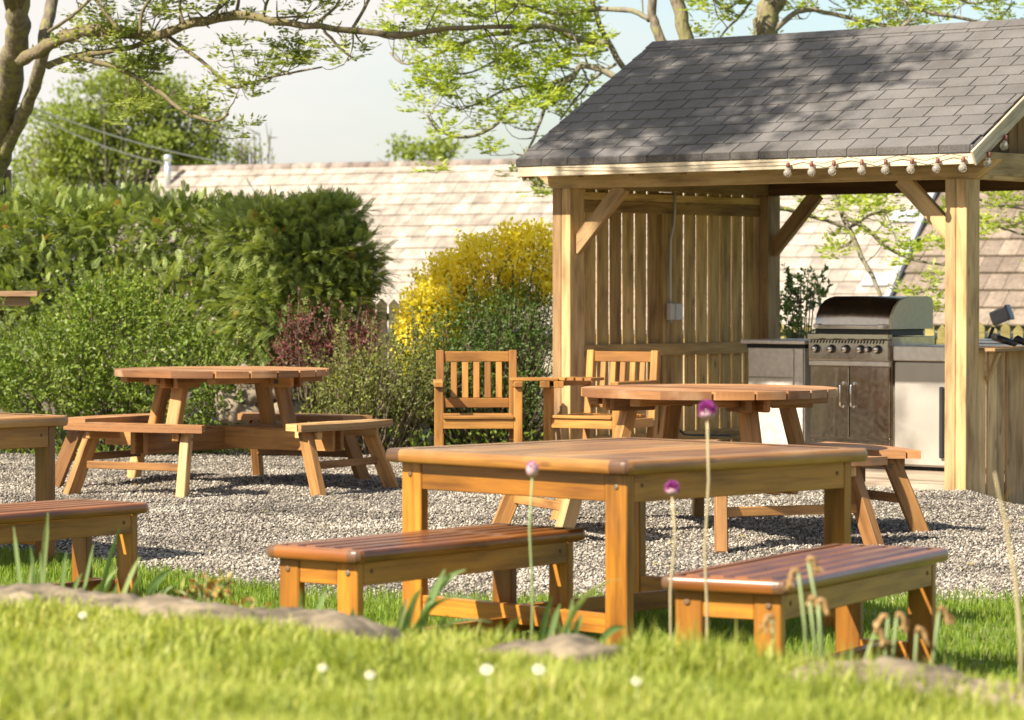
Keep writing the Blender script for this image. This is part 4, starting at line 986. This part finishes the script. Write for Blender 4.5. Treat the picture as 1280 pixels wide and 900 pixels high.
# --- ash behind the shelter
T = Tree((2.0, 31.0, 0)); T.br = .42; D = 31
def PT(*a, d=0): return [atY(x_, y_, D+d+.25*math.sin(x_*.02)) for x_, y_ in a]
def LIMB(pts, r0, r1, c1, c2, d=0, L1=.55, ln=8):
    dn = .42 if pts[1][1] > 225 else .75 
    Q = T.limb(PT(*pts, d=d), r0, r1, False, 8, .12); T.dress(*Q, int(c1*1.15*dn), L1, 1, ln, .20, .025, .10, .12, .5); T.dress(*Q, int(c2*1.5*dn), .28, 0, 6, .18, .024, .10, .2, .4); return Q
T.limb([(1.9, 31, -.1)]+PT((895, 420), (888, 200), (868, 80), (853, 30), (840, -25), (815, -120), (800, -260)), .11, .04, True, 12, .05)
T.limb([(2.3, 31.2, -.1)]+PT((950, 420), (948, 200), (955, 60), (963, 10), (978, -40), (1000, -140), (1030, -300), d=.2), .15, .09, True, 12, .05)
T.limb(PT((880, 150), (842, 80), (822, 40), (815, 12), (818, -30), (810, -90)), .055, .035, True, 10, .08)
T.limb(PT((900, 220), (800, 110), (765, 62), (745, 18), (735, -30)), .036, .02, True, 10, .08)
LIMB([(812, 25), (790, 13), (740, 12), (700, 18), (660, 8), (610, 0)], .03, .010, 6, 6)
LIMB([(760, 55), (718, 48), (680, 32), (640, 40), (600, 46), (560, 62), (510, 80), (488, 66)], .034, .009, 9, 8, -.3)
LIMB([(718, 40), (680, 33), (640, 34), (580, 35), (530, 42), (490, 44)], .020, .008, 7, 8, -.4)
LIMB([(690, 50), (650, 55), (620, 75), (590, 90), (560, 92)], .016, .007, 6, 5, -.2)
LIMB([(800, 110), (735, 82), (712, 97), (690, 105), (662, 122), (640, 130), (615, 160), (575, 172), (545, 160), (534, 143)], .034, .009, 10, 9, -.5)
LIMB([(690, 108), (640, 110), (600, 128), (570, 140)], .016, .007, 6, 5, -.3)
LIMB([(720, 95), (690, 115), (678, 145), (664, 180), (652, 196)], .022, .008, 7, 6, -.6)
LIMB([(760, 62), (720, 70), (700, 60), (690, 40)], .016, .008, 7, 5)
LIMB([(770, 80), (740, 100), (715, 130), (700, 150)], .016, .008, 8, 6, -.3)
LIMB([(735, -20), (690, -8), (640, 8), (600, 20), (560, 15), (520, 0)], .020, .008, 7, 7, -.2)
LIMB([(950, 60), (985, 22), (1010, 12), (1050, 20), (1090, 28), (1120, 35), (1140, 25)], .032, .012, 8, 6, .1)
LIMB([(978, -30), (1040, -20), (1100, -10), (1160, 15), (1200, 22), (1240, 28), (1268, 2)], .03, .009, 9, 8, .2)
LIMB([(1100, -60), (1120, -10), (1140, 15), (1130, 30)], .018, .008, 7, 5, .1)
LIMB([(1180, -50), (1190, -10), (1220, 5), (1250, -10)], .018, .008, 5, 5, .1)
LIMB([(940, 0), (925, 20), (905, 40), (895, 55)], .016, .008, 4, 4)
LIMB([(900, -60), (880, -20), (905, 10), (920, 5)], .018, .008, 5, 4)
# low branches seen through the shelter
LIMB([(948, 260), (985, 262), (1020, 272), (1062, 283), (1085, 270), (1110, 262)], .026, .010, 7, 6, -.2, .4)
LIMB([(1040, 235), (1050, 262), (1072, 310), (1090, 345), (1104, 378)], .028, .018, 6, 5, -.3, .38)
LIMB([(1055, 270), (1085, 288), (1110, 310), (1140, 324), (1170, 330), (1185, 332)], .024, .008, 7, 6, -.3, .38)
LIMB([(955, 170), (1020, 222), (1080, 235), (1130, 240), (1160, 262), (1175, 280)], .022, .008, 7, 6, -.1, .4)
LIMB([(955, 110), (1040, 175), (1150, 225), (1200, 238), (1240, 255), (1290, 262)], .022, .009, 8, 7, -.2, .4)
LIMB([(1200, 250), (1230, 275), (1262, 288), (1290, 296)], .018, .008, 8, 7, -.3, .36)
LIMB([(1110, 355), (1140, 366), (1165, 360)], .012, .006, 5, 5, -.5, .3)
for k in range(8):
    p0 = T.b+Vector((random.uniform(-.2, .4), 0, random.uniform(4.5, 6.5))); tgt = Vector((random.uniform(-1.5, 6), random.uniform(28, 34), random.uniform(6, 9)))
    Gq = T.limb([p0, p0.lerp(tgt, .5)+UZ*.4, tgt], .06, .012, False, 6, .1); T.dress(*Gq, 6, .8, 1, 5, .2, .026, .12, .45, .5)
T.build('ash_tree', 'ash tree with fresh lime green leaves rising behind the shelter', 'tree', M['bark'], M['bark_grey'], M['ash_leaf'], 'ash trees')

# --- leafy volumes
def lobes_px(lst):
    out = []
    for (x_, y_, Y_, rx, ry) in lst:
        c = atY(x_, y_, Y_); k = Y_/FPX; out.append((np.array(c), np.array([rx*k, max(rx, ry)*k*.8, ry*k])))
    return out
def scatter(lobes, n, shell=.35):
    vol = np.array([r[0]*r[2]+r[0]*r[1] for c, r in lobes]); pk = RNG.choice(len(lobes), n, p=vol/vol.sum())
    d = rvec(n); C = np.array([c for c, r in lobes])[pk]; Rr = np.array([r for c, r in lobes])[pk]
    lump = 1+.16*np.sin(d[:, 0]*7+pk)*np.sin(d[:, 2]*8+pk*2)+.10*np.sin(d[:, 1]*13+d[:, 2]*11)
    rr = (1-shell*RNG.random(n)**1.6)*lump; P = C+d*Rr*rr[:, None]; nn = d/Rr; nn /= np.linalg.norm(nn, axis=1)[:, None]
    return P, nn
def clumps(lobes, n, shell, per=26, sp=.16):
    C, Nc = scatter(lobes, max(n//per, 1), shell); i = np.repeat(np.arange(len(C)), per); s_ = sp*RNG.uniform(.6, 1.4, len(C))
    return C[i]+RNG.normal(size=(len(i), 3))*np.array([1, 1, .6])*s_[i][:, None], Nc[i]
def leafy(name, label, cat, lobes, n, ll, lw, m, style='leaf', shell=.4, base=None, group=None, stems=12, stem_m=None, tint=(0.1, .95), extra=None, up=.2, zmin=.02, shoots=0):
    base = Vector(base) if base else Vector((float(np.mean([c[0] for c, r in lobes])), float(np.mean([c[1] for c, r in lobes])), 0))
    o = thing(name, label, cat, base, 0, group); LV = Leaves()
    P, Nn = scatter(lobes, n, shell) if style != 'clump' else clumps(lobes, n, shell); ok = P[:, 2] > zmin; P, Nn = P[ok], Nn[ok]; k = len(P)
    clump = .5+.5*np.sin(P[:, 0]*5.3+P[:, 2]*4.1)*np.sin(P[:, 2]*6.7-P[:, 1]*3.9+P[:, 0]*2)
    if style in ('leaf', 'clump'):
        D_ = Nn*.6+rvec(k)*.8+np.array([0, 0, up]); Q = rvec(k)*.7+Nn*.5+np.array([0, 0, .5])
        T_ = tint[0]+(tint[1]-tint[0])*np.clip(.25*clump+.75*RNG.beta(2, 2, k), 0, 1)
        LV.arr(P, D_, Q, ll*RNG.uniform(.6, 1.35, k), lw*RNG.uniform(.7, 1.3, k), T_)
    elif style == 'spray':                                # flat cypress sprays, drooping at the tip
        for j in range(k):
            d_ = Nn[j]*.8+rvec()*.55+np.array([0, 0, .05]); d_ /= np.linalg.norm(d_); s_ = np.cross(d_, rvec()*.5+np.array([0, 0, 1.0])); s_ /= np.linalg.norm(s_)+1e-6
            L = ll*RNG.uniform(.6, 1.4); t0 = np.clip(.02+.5*RNG.random()+.25*clump[j], 0, .8); t0 = 1.0 if RNG.random() < .012 else t0; nv = np.cross(d_, s_)
            for f in (0, .13, .26, .39, .52, .65, .78, .9):
                sg = 1
                for sg in (-1, 1):
                    LV.add(P[j]+d_*L*f-np.array([0, 0, .22*L*f*f]), d_*.8+s_*sg*.6, nv, L*(.42-.28*f), lw, np.clip(t0+.22*f+RNG.normal(0, .05), 0, .92 if t0 < 1 else 1))
            LV.add(P[j], d_, nv, L*1.05, lw, t0)
    elif style == 'whip':                                 # broom: upright whips
        for j in range(k):
            d_ = Nn[j]*.5+rvec()*.25+np.array([0, 0, .9]); LV.add(P[j], d_, rvec(), ll*RNG.uniform(.6, 1.4), lw, RNG.random())
    g = MB()
    if shoots:
        P2, N2 = scatter(lobes, shoots, .12)
        for j in range(shoots):
            if P2[j][2] < .3: continue
            v = Vector(N2[j])*.8+Vector(rvec())*.45+UZ*.75; v.normalize(); Ls_ = random.uniform(.10, .34); p = Vector(P2[j]); t0 = RNG.random(); pts_ = [p]
            for q in range(8):
                v = (v+Vector(rvec())*.12+UZ*.05).normalized(); p = p+v*Ls_/8; pts_.append(p)
                for _ in range(3): LV.add(tuple(p), Vector(rvec())+v*.7, rvec(), ll*RNG.uniform(.6, 1.2), lw*RNG.uniform(.7, 1.2), np.clip(.35+.4*t0+RNG.normal(0, .1), 0, 1))
            g.tube([x_-base for x_ in pts_[::2]], [.005, .004, .003, .002, .0015], 4, False)
    LV.build('foliage', m, o, tuple(base))
    for _ in range(stems):
        c, r = lobes[RNG.integers(len(lobes))]; e = c+rvec()*r*.85; b0 = Vector((base.x+(e[0]-base.x)*.45, base.y+(e[1]-base.y)*.45, -.02)); e = Vector(e); e.z = max(e.z, .15)
        g.tube([b0-base, b0.lerp(e, .5)+Vector(rvec())*.06-base, e-base], [.014, .009, .003], 5, False)
    if stems: g.build('stems', stem_m or M['dry_twig'], o)
    if extra: extra(o, base)
    return o
# cypress hedge
lob = lobes_px([(-60, 340, 28.2, 120, 100), (40, 320, 28.3, 100, 82), (120, 315, 28.4, 95, 74), (200, 330, 28.4, 95, 84), (280, 335, 28.2, 90, 85), (60, 400, 28.0, 130, 90), (200, 410, 28.0, 120, 90), (320, 400, 27.9, 95, 95), (0, 300, 28.1, 70, 52), (70, 290, 28.2, 70, 46), (150, 288, 28.2, 70, 44), (230, 290, 28.1, 70, 46), (300, 296, 28.0, 62, 48)])
leafy('cypress_hedge', 'long dark green cypress hedge across the back on the left', 'hedge', lob, 12500, .135, .0105, M['conifer'], 'spray', .42, stems=40, stem_m=M['dry_twig'])
lob = lobes_px([(380, 330, 27.4, 75, 66), (420, 318, 27.3, 52, 42), (375, 280, 27.4, 48, 26), (350, 390, 27.4, 72, 70), (415, 375, 27.3, 52, 58), (410, 268, 27.4, 46, 16), (440, 345, 27.3, 40, 18), (330, 300, 27.5, 60, 45)])
leafy('cypress_tree', 'feathery cypress bush at the right end of the hedge, leaning over the fence', 'bush', lob, 7200, .14, .0105, M['conifer'], 'spray', .48, stems=30)
for (nm, lab, lst, nn_) in (('shrub', 'bright green leafy shrub behind the left picnic table', [(150, 440, 26.2, 95, 85), (60, 470, 26.1, 85, 70), (220, 480, 26.0, 85, 70), (-20, 480, 26.2, 70, 65), (130, 390, 26.4, 55, 38), (270, 520, 25.9, 40, 35)], 15000),):
    leafy(nm, lab, 'shrub', lobes_px(lst), nn_, .042, .024, M['shrub_leaf'], 'leaf', .35, stems=50, shoots=260)
leafy('shrub', 'dark red leaved barberry shrub below the cypress', 'shrub', lobes_px([(400, 445, 26.6, 52, 32), (440, 440, 26.7, 42, 30), (370, 440, 26.6, 28, 28), (450, 420, 26.7, 20, 22), (372, 415, 26.6, 12, 22)]), 2300, .032, .017, M['red_leaf'], 'leaf', .6, stems=50, tint=(0, 1), shoots=90)
leafy('shrub', 'low olive green shrub with yellow flecks between the round table and the chairs', 'shrub', lobes_px([(470, 490, 26.0, 75, 62), (430, 500, 25.9, 58, 52), (515, 480, 26.1, 52, 58), (400, 540, 25.8, 50, 30)]), 7000, .034, .017, M['olive_leaf'], 'leaf', .55, stems=110, tint=(0, 1), shoots=160)
leafy('shrub', 'twiggy dark green bush directly behind the armchairs', 'shrub', lobes_px([(600, 430, 26.6, 80, 62), (650, 420, 26.7, 50, 70), (560, 480, 26.4, 60, 60), (640, 500, 26.5, 65, 60)]), 15000, .036, .014, M['broom_leaf'], 'leaf', .6, stems=260, tint=(0, .8), shoots=120)
def flowers(o, base):
    LV = Leaves(); P, Nn = scatter(lobes_px([(620, 345, 27.3, 72, 52), (665, 330, 27.2, 44, 46), (570, 365, 27.2, 48, 40), (540, 400, 26.9, 38, 40), (525, 440, 26.7, 28, 26), (515, 415, 26.8, 16, 20)]), 21000, .30); P = P+Nn*RNG.uniform(0, .07, len(P))[:, None]
    k = len(P); keep = RNG.random(k) < np.clip(.52+(P[:, 2]-.95)*.5+np.clip(-.35-P[:, 0], 0, .5)*.8+.35*np.sin(P[:, 0]*9+P[:, 2]*7)*np.sin(P[:, 2]*11-P[:, 0]*5), .06, .95); P, Nn = P[keep], Nn[keep]; k = len(P)
    LV.arr(P, rvec(k)+np.array([0, 0, .4]), rvec(k), RNG.uniform(.026, .05, k), RNG.uniform(.018, .032, k), RNG.beta(2, 2, k)); LV.build('blossom', M['broom_flower'], o, tuple(base))
leafy('broom_bush', 'yellow flowering broom bush beside the shelter post', 'shrub', lobes_px([(620, 360, 27.4, 72, 62), (665, 345, 27.3, 42, 52), (570, 380, 27.3, 50, 45), (535, 420, 27.0, 38, 42), (600, 410, 27.2, 90, 45)]), 5200, .11, .006, M['broom_leaf'], 'whip', .5, stems=60, extra=flowers)
leafy('holly_bush', 'small glossy leaved bush by the mossy fence left of the barbecue', 'shrub', lobes_px([(1000, 360, 27.6, 22, 20), (985, 385, 27.6, 20, 18), (1018, 372, 27.6, 12, 14), (990, 410, 27.6, 24, 14), (1010, 345, 27.6, 12, 8)]), 420, .055, .03, M['holly_leaf'], 'leaf', .8, stems=22, shoots=20)
# background trees
def far_tree(label, lob, n, base, ll=.13, lw=.07, br=34, m=None, name='round_tree'):
    o = leafy(name, label, 'tree', lob, n, ll, lw, m or M['far_leaf'], 'clump', .95, base=base, stems=0, zmin=.3, group='trees beyond the cottage')
    g = MB(); B = Vector(base); g.tube([(0, 0, -.4), (.05, 0, 1.0), (0, .05, 2.2)], [.22, .16, .11], 9); g.build('trunk', M['bark_grey'], o)
    g = MB()
    for _ in range(br):
        c, r = lob[RNG.integers(len(lob))]; e = Vector(c+rvec()*r*1.0)-B; s_ = Vector((0, .03, random.uniform(1.0, 2.2))); md = s_.lerp(e, .5)+Vector(rvec())*.15
        g.tube([s_, md, e], [.05, .03, .008], 5, False)
        for _ in range(3):
            s2 = md.lerp(e, random.random()); g.tube([s2, s2+Vector(rvec())*.35+UZ*.15], [.016, .005], 4, False)
    g.build('branches', M['bark_grey'], o)
far_tree('rounded pale green tree behind the left ash and hedge', lobes_px([(130, 165, 68, 92, 72), (85, 190, 68, 70, 62), (195, 170, 68, 74, 60), (165, 108, 68, 66, 36), (240, 200, 68, 52, 42), (60, 225, 68, 60, 40), (262, 165, 68, 26, 30), (215, 130, 68, 40, 30)]), 24000, (-8.5, 68, -.3), .105, .06, 120)
far_tree('small leafy tree top showing above the cottage ridge', lobes_px([(515, 192, 72, 22, 16), (545, 190, 72, 26, 12), (500, 200, 72, 12, 10)]), 700, (-1.95, 72, -.4), .14, .08, 14)
far_tree('thin twiggy tree top above the cottage ridge beside the rounded tree', lobes_px([(322, 190, 70, 26, 28), (300, 200, 70, 22, 22)]), 160, (-5.6, 70, -.4), .12, .06, 46)
# border planting and rocks
for i, (x_, y_, r_, lab) in enumerate(((298, 505, 26, 'rounded buff rock in the bed behind the left picnic table'), (330, 480, 30, 'larger flat topped buff rock behind the left picnic table'), (350, 520, 22, 'low buff rock beside the olive shrub'))):
    c = atY(x_, y_, 25.9); k = r_*26/FPX; stone('rock', lab, 'rock', (-k*1.3, -k, -k*.8), (k*1.3, k, k*.7), M['rock'], .05, 20+i, (c.x, c.y, max(c.z-.0, .0)), random.random()*3, 18, 'rocks in the planting bed')
LV = Leaves(); n = 5200; xx = RNG.uniform(-5.2, .4, n); yy = 26.0+RNG.random(n)*1.0+.35*np.sin(xx*2.3); zz = RNG.random(n)**2*.20
LV.arr(np.stack([xx, yy, zz], -1), rvec(n)*.7+np.array([0, 0, .6]), rvec(n)+np.array([0, -.3, .8]), RNG.uniform(.03, .08, n), RNG.uniform(.014, .035, n), RNG.random(n))
o = LV.build('ground_cover', M['shrub_leaf']); tag(o, 'low green ground cover at the back edge of the gravel', 'ground cover', kind='stuff')
# timber rail behind the shrub on the left
c = atY(20, 369, 26.9); rl = thing('timber_rail', 'brown timber rail half hidden in the hedge at the left edge', 'rail', (c.x, c.y, 0), R(2))
g = MB(); g.box((-.6, -.10, c.z-.01), (.19, .05, c.z+.035), 0); g.build('top_board', M['pole'], rl)
g = MB(); g.box((-.6, -.05, c.z-.09), (.12, -.01, c.z-.012), 0); g.build('board', M['pole'], rl)
g = MB(); g.box((-.5, -.04, 0), (-.42, .03, c.z-.012), 2); g.build('post', M['pole'], rl)

# ------------------------------------------------------------------ plants behind the kerb stones
def blade(mb_or, p, d, L, w, bend, t):
    """strap leaf: 6 segment ribbon with a keel"""
    p = Vector(p); d = Vector(d).normalized(); a_ = random.uniform(-.9, .9); s_ = Vector((math.cos(a_), math.sin(a_), 0)); s_ = (s_-d*s_.dot(d)).normalized(); b = len(mb_or.v); n = 6
    for i in range(n+1):
        f = i/n; ww = w*(1-.25*f) if f < .8 else w*(1-.25*f)*max((1-f)/.2, .25)
        mb_or.v.extend([p-s_*ww/2, p+d.cross(s_)*ww*.22, p+s_*ww/2]); d = (d+Vector(bend)/n).normalized(); p = p+d*L/n
    for i in range(n):
        for k in (0, 1): a = b+i*3+k; mb_or.face([a, a+1, a+4, a+3], None, t, True)
def strap(g, p0, p1, w, bow, t):
    p0, p1 = Vector(p0), Vector(p1); c = p0.lerp(p1, .55)+UZ*bow*(p1-p0).length*.55-UX*(p1.x-p0.x)*bow*.5; a_ = random.uniform(-.8, .8); b = len(g.v); n = 9
    for i in range(n+1):
        f = i/n; p = p0*(1-f)**2+c*2*f*(1-f)+p1*f*f; d = ((c-p0)*(1-f)+(p1-c)*f).normalized(); s_ = Vector((math.cos(a_), math.sin(a_), 0)); s_ = (s_-d*s_.dot(d)).normalized()
        ww = w*(1-.2*f) if f < .75 else w*.85*max((1-f)/.25, .22)
        g.v.extend([p-s_*ww/2, p+d.cross(s_)*ww*.2, p+s_*ww/2])
    for i in range(n):
        for k in (0, 1): a = b+i*3+k; g.face([a, a+1, a+4, a+3], None, t, True)
def daff(px_, py_, Y_, lst, lab):
    c = atY(px_, py_, Y_); gz = float(bank_z(np.array(c.x), np.array(c.y))); gz = max(gz, 0)
    o = thing('daffodil_plant', lab, 'plant', (c.x, c.y, gz), 0, 'daffodil leaf clumps along the kerb')
    g = MB()
    for (x0, x1, y1, w_, bend) in lst:
        tip = atY(x1, y1, Y_-.04)-Vector(o.location); b0 = Vector(((x0-px_)*Y_/FPX, random.uniform(-.03, .03), -.02)); strap(g, b0, tip, w_*1.15, abs(bend), random.random())
        if random.random() < .55: q = tip.lerp(b0, random.uniform(.25, .5))+Vector((random.uniform(-.05, .05), .03, 0)); strap(g, b0+Vector((random.uniform(-.02, .02), .02, 0)), q, w_*.9, random.uniform(0, .3), random.random())
    g.build('leaves', M['daff_leaf'], o)
daff(45, 745, 9.45, [(28, 17, 658, .016, 0), (47, 60, 640, .017, .0), (55, 50, 690, .010, 0)], 'tall upright pair of daffodil leaves before the left bench')
daff(115, 748, 9.35, [(75, 83, 690, .012, .1), (82, 102, 717, .014, .2), (98, 117, 680, .013, 0), (108, 125, 730, .014, .2), (118, 150, 658, .015, .05), (122, 142, 718, .014, .1)], 'clump of narrow daffodil leaves in front of the left bench leg')
daff(165, 748, 9.3, [(145, 175, 696, .015, .15), (155, 180, 714, .016, .2), (175, 215, 712, .020, .4)], 'broad leaning daffodil leaves right of the left bench leg')
daff(375, 775, 8.9, [(375, 376, 735, .014, 0), (392, 406, 738, .016, .1)], 'two short daffodil leaves below the left end of the middle bench')
daff(432, 790, 8.6, [(420, 450, 770, .022, -.4), (438, 442, 760, .020, 0), (446, 449, 766, .018, 0), (430, 405, 778, .02, -.5)], 'squat dark daffodil clump by the middle bench leg')
daff(520, 800, 8.45, [(492, 508, 748, .017, 0), (505, 528, 735, .020, .5), (515, 556, 712, .022, .1), (520, 582, 712, .020, .55), (515, 600, 750, .024, .8), (535, 615, 778, .024, .6), (500, 512, 758, .018, .1), (540, 560, 768, .018, .3)], 'large sprawling daffodil clump at the left leg of the front table')
daff(630, 800, 8.35, [(620, 652, 770, .016, .2), (628, 640, 775, .014, .1)], 'small daffodil tuft left of the front table middle')
daff(700, 800, 8.3, [(672, 690, 745, .014, .2), (682, 700, 755, .016, .2), (695, 776, 724, .020, .55), (706, 716, 748, .018, .0), (712, 728, 768, .018, .2), (745, 785, 784, .018, .6)], 'daffodil clump with one long arching leaf at the near table leg')
daff(1075, 850, 7.55, [(1055, 1066, 806, .015, .1), (1090, 1095, 816, .016, 0), (1110, 1096, 800, .014, 0), (1180, 1190, 820, .016, .2)], 'thin daffodil leaves in front of the nearest bench')
# withered daffodils
def dead(px_, py_, Y_, tx, ty, lab, droop=1):
    c = atY(px_, py_, Y_); gz = max(float(bank_z(np.array(c.x), np.array(c.y))), 0); o = thing('withered_daffodil', lab, 'flower', (c.x, c.y, gz), 0, 'withered daffodils on the kerb')
    tip = atY(tx, ty, Y_-.02)-Vector((c.x, c.y, gz)); g = MB(); g.tube([(0, 0, -.02), tip*.5+Vector((.004, 0, 0)), tip], [.0048, .0044, .0036], 7); g.build('stem', M['stem'], o)
    LV = Leaves(); sg = 1 if droop > 0 else -1
    g = MB(); h0 = Vector(tip); dr = random.uniform(.3, 1.0); P = [h0+Vector((-.002*sg, 0, -.006)), h0+Vector((.003*sg, 0, .006)), h0+Vector((.011*sg, .002, .002)), h0+Vector((.017*sg, .003, -.012*dr)), h0+Vector((.019*sg, .001, -.028*dr)), h0+Vector((.018*sg, 0, -.046*dr))]
    g.tube(P, [.003, .005, .0072, .0055, .0068, .002], 9, True, .4, .4)
    for k in range(9):
        b0 = P[random.choice((2, 3, 4, 4))]; blade(g, b0+Vector(rvec())*.003, Vector(rvec())+Vector((.4*sg, 0, -.9)), random.uniform(.012, .028), random.uniform(.006, .011), (random.uniform(-1, 1), 0, -.6), random.random())
    g.build('head', M['dead_flower'], o)
for a in ((1035, 850, 7.6, 1010, 700, 'tallest withered daffodil, left of the nearest bench corner', 1), (1020, 848, 7.6, 1012, 750, 'withered daffodil hanging beside the nearest bench end', 1), (1010, 846, 7.6, 998, 715, 'withered daffodil leaning left over the nearest bench', -1), (1108, 848, 7.5, 1121, 770, 'withered daffodil with folded brown head before the bench side', 1), (1100, 846, 7.5, 1110, 772, 'thin withered daffodil just left of the folded one', -1), (1138, 850, 7.45, 1146, 788, 'short withered daffodil in the middle of the bench side', 1), (1158, 848, 7.45, 1174, 762, 'withered daffodil with a drooping head at the right bench leg', 1), (1066, 852, 7.5, 1094, 790, 'slanting closed withered daffodil near the kerb stone', 1), (962, 842, 7.7, 966, 772, 'small withered daffodil under the bench end', -1), (1024, 850, 7.55, 1023, 752, 'upright green daffodil stalk with a dry tip', 1)): dead(*a)
# alliums
def allium(bx, by, Y_, pts, hy, r, full, lab):
    c = atY(bx, by, Y_); gz = max(float(bank_z(np.array(c.x), np.array(c.y))), 0); o = thing('allium', lab, 'flower', (c.x, c.y, gz), 0, 'alliums before the front table')
    P = [atY(x_, y_, Y_)-Vector((c.x, c.y, gz)) for x_, y_ in pts]; g = MB(); g.tube([Vector((0, 0, -.02))]+P, [.0045]+[.0038]*(len(P)-1)+[.0032], 8); g.build('stem', M['dry_stem'] if full else M['stem'], o)
    top = P[-1]; LV = Leaves(); n_ = 420 if full else 90; d_ = rvec(n_)
    for k in range(n_):
        e = d_[k]*np.array([.82, .82, 1.05])
        if full and e[2] > -.55: LV.add(np.array(top)+e*r*.42+np.array([0, 0, r*.62]), e+np.array([0, 0, .3]), rvec(), r*RNG.uniform(.35, .62), r*.20, RNG.random()*.75)
        elif not full and e[2] > .2: LV.add(np.array(top)+e*r*.55+np.array([0, 0, r*.6]), e+np.array([0, 0, .5]), rvec(), r*.5, r*.28, RNG.random()*.8)
    LV.build('florets', M['allium'], o)
    g = MB(); kz = .55 if full else 1; g.lathe([(.002, -.1*r), (r*.40, .02*r*kz), (r*.62, .35*r*kz), (r*.68, .75*r*kz), (r*.52, 1.15*r*kz), (r*.2, 1.4*r*kz)], top, None, 14, .7); g.build('bud', M['bud'], o)
allium(882, 805, 9.0, [(884, 760), (881, 690), (886, 600), (884, 523)], 510, .034, True, 'tallest allium with an open purple head in front of the round table')
allium(840, 815, 9.1, [(838, 740), (844, 670), (840, 618)], 607, .027, True, 'shortest allium with a purple bud at the front table leg')
allium(662, 800, 9.2, [(666, 740), (662, 660), (665.5, 595)], 585, .027, False, 'allium with a pale pink bud in front of the table apron')
# dry stalk at the right edge
c = atY(1278, 855, 7.3); gz = max(float(bank_z(np.array(c.x), np.array(c.y))), 0); o = thing('dry_stalk', 'tall dry straw stalk at the right edge of the picture', 'stalk', (c.x, c.y, gz))
g = MB(); P = [atY(x_, y_, 7.3)-Vector((c.x, c.y, gz)) for x_, y_ in ((1276, 800), (1270, 730), (1258, 660), (1248, 615), (1243, 590))]; g.tube([Vector((0, 0, -.02))]+P, [.006, .0055, .005, .004, .003, .0015], 7); g.build('stem', M['dry_stem'], o)
g = MB()
for f in (.35, .55, .7): b0 = P[1].lerp(P[4], f); blade(g, b0, (random.uniform(-.4, .4), 0, 1), .06, .006, (.5, 0, -.3), random.random())
g.build('dry_leaves', M['dead_flower'], o)
# bronze peony shoots
for (bx, by, Y_, lab, tips) in ((255, 758, 9.2, 'bronze leaved young plant between the kerb stone and the lawn', ((225, 738), (245, 722), (258, 718), (268, 730), (278, 722), (290, 720))), (318, 765, 9.1, 'small orange leaved shoot near the middle bench', ((300, 755), (318, 752), (330, 758)))):
    c = atY(bx, by, Y_); gz = max(float(bank_z(np.array(c.x), np.array(c.y))), 0); o = thing('peony_plant', lab, 'plant', (c.x, c.y, gz)); LV = Leaves(); g = MB()
    for tx, ty in tips:
        v = atY(tx, ty, Y_)-Vector((c.x, c.y, gz)); g.tube([(0, 0, -.02), v*.55+Vector((0, 0, .01)), v], [.005, .004, .002], 6)
        for k in range(16): f = RNG.uniform(.45, 1.0); LV.add(np.array(v)*f, rvec()+np.array([v.x*6, 0, .3]), rvec()+np.array([0, -.6, .4]), RNG.uniform(.02, .045), RNG.uniform(.009, .016), RNG.random())
    g.build('stems', M['stem'], o); LV.build('leaves', M['peony'], o)
# daisies in the bank grass
for i, (x_, y_, lab) in enumerate(((403, 838, 'white daisy left of the middle of the bank'), (462, 848, 'half hidden daisy in the middle of the bank'), (608, 842, 'white daisy below the front table leg'), (673, 841, 'large white daisy with a yellow side below the kerb stone'), (795, 855, 'faint daisy deep in the grass under the near bench'), (103, 772, 'small daisy close to the left kerb stone'))):
    for Y_ in np.arange(4.6, 9.5, .02):
        c = atY(x_, y_, Y_)
        if c.z < float(bank_z(np.array(c.x), np.array(c.y)))+.075: break
    gz = float(bank_z(np.array(c.x), np.array(c.y))); o = thing('daisy', lab, 'flower', (c.x, c.y, gz), 0, 'daisies in the bank grass'); ax_ = Vector((.1*random.uniform(-1, 1), -.7, .7)).normalized(); a = ax_.cross(UX).normalized(); b_ = ax_.cross(a)
    g = MB(); g.tube([(0, 0, -.01), (.004, .0, .04), (0, .0, .075)], .0013, 5); g.build('stem', M['stem'], o)
    g = MB(); r0 = .0125 if i in (2, 3) else .0095
    for k in range(13):
        t_ = 2*math.pi*k/13; e = a*math.cos(t_)+b_*math.sin(t_); s_ = a*-math.sin(t_)+b_*math.cos(t_); p0 = Vector((0, 0, .08))
        b0 = len(g.v); g.v.extend([p0+e*r0*.25, p0+e*r0*.7+s_*r0*.24, p0+e*r0*1.05, p0+e*r0*.7-s_*r0*.24]); g.face([b0, b0+1, b0+2, b0+3], None, .5)
    g.build('petals', M['petal'], o)
    g = MB(); g.lathe([(r0*.42, 0), (r0*.36, .003), (r0*.1, .0045)], (0, 0, .08), (a, b_, ax_), 10); g.build('disc', M['disc'], o)
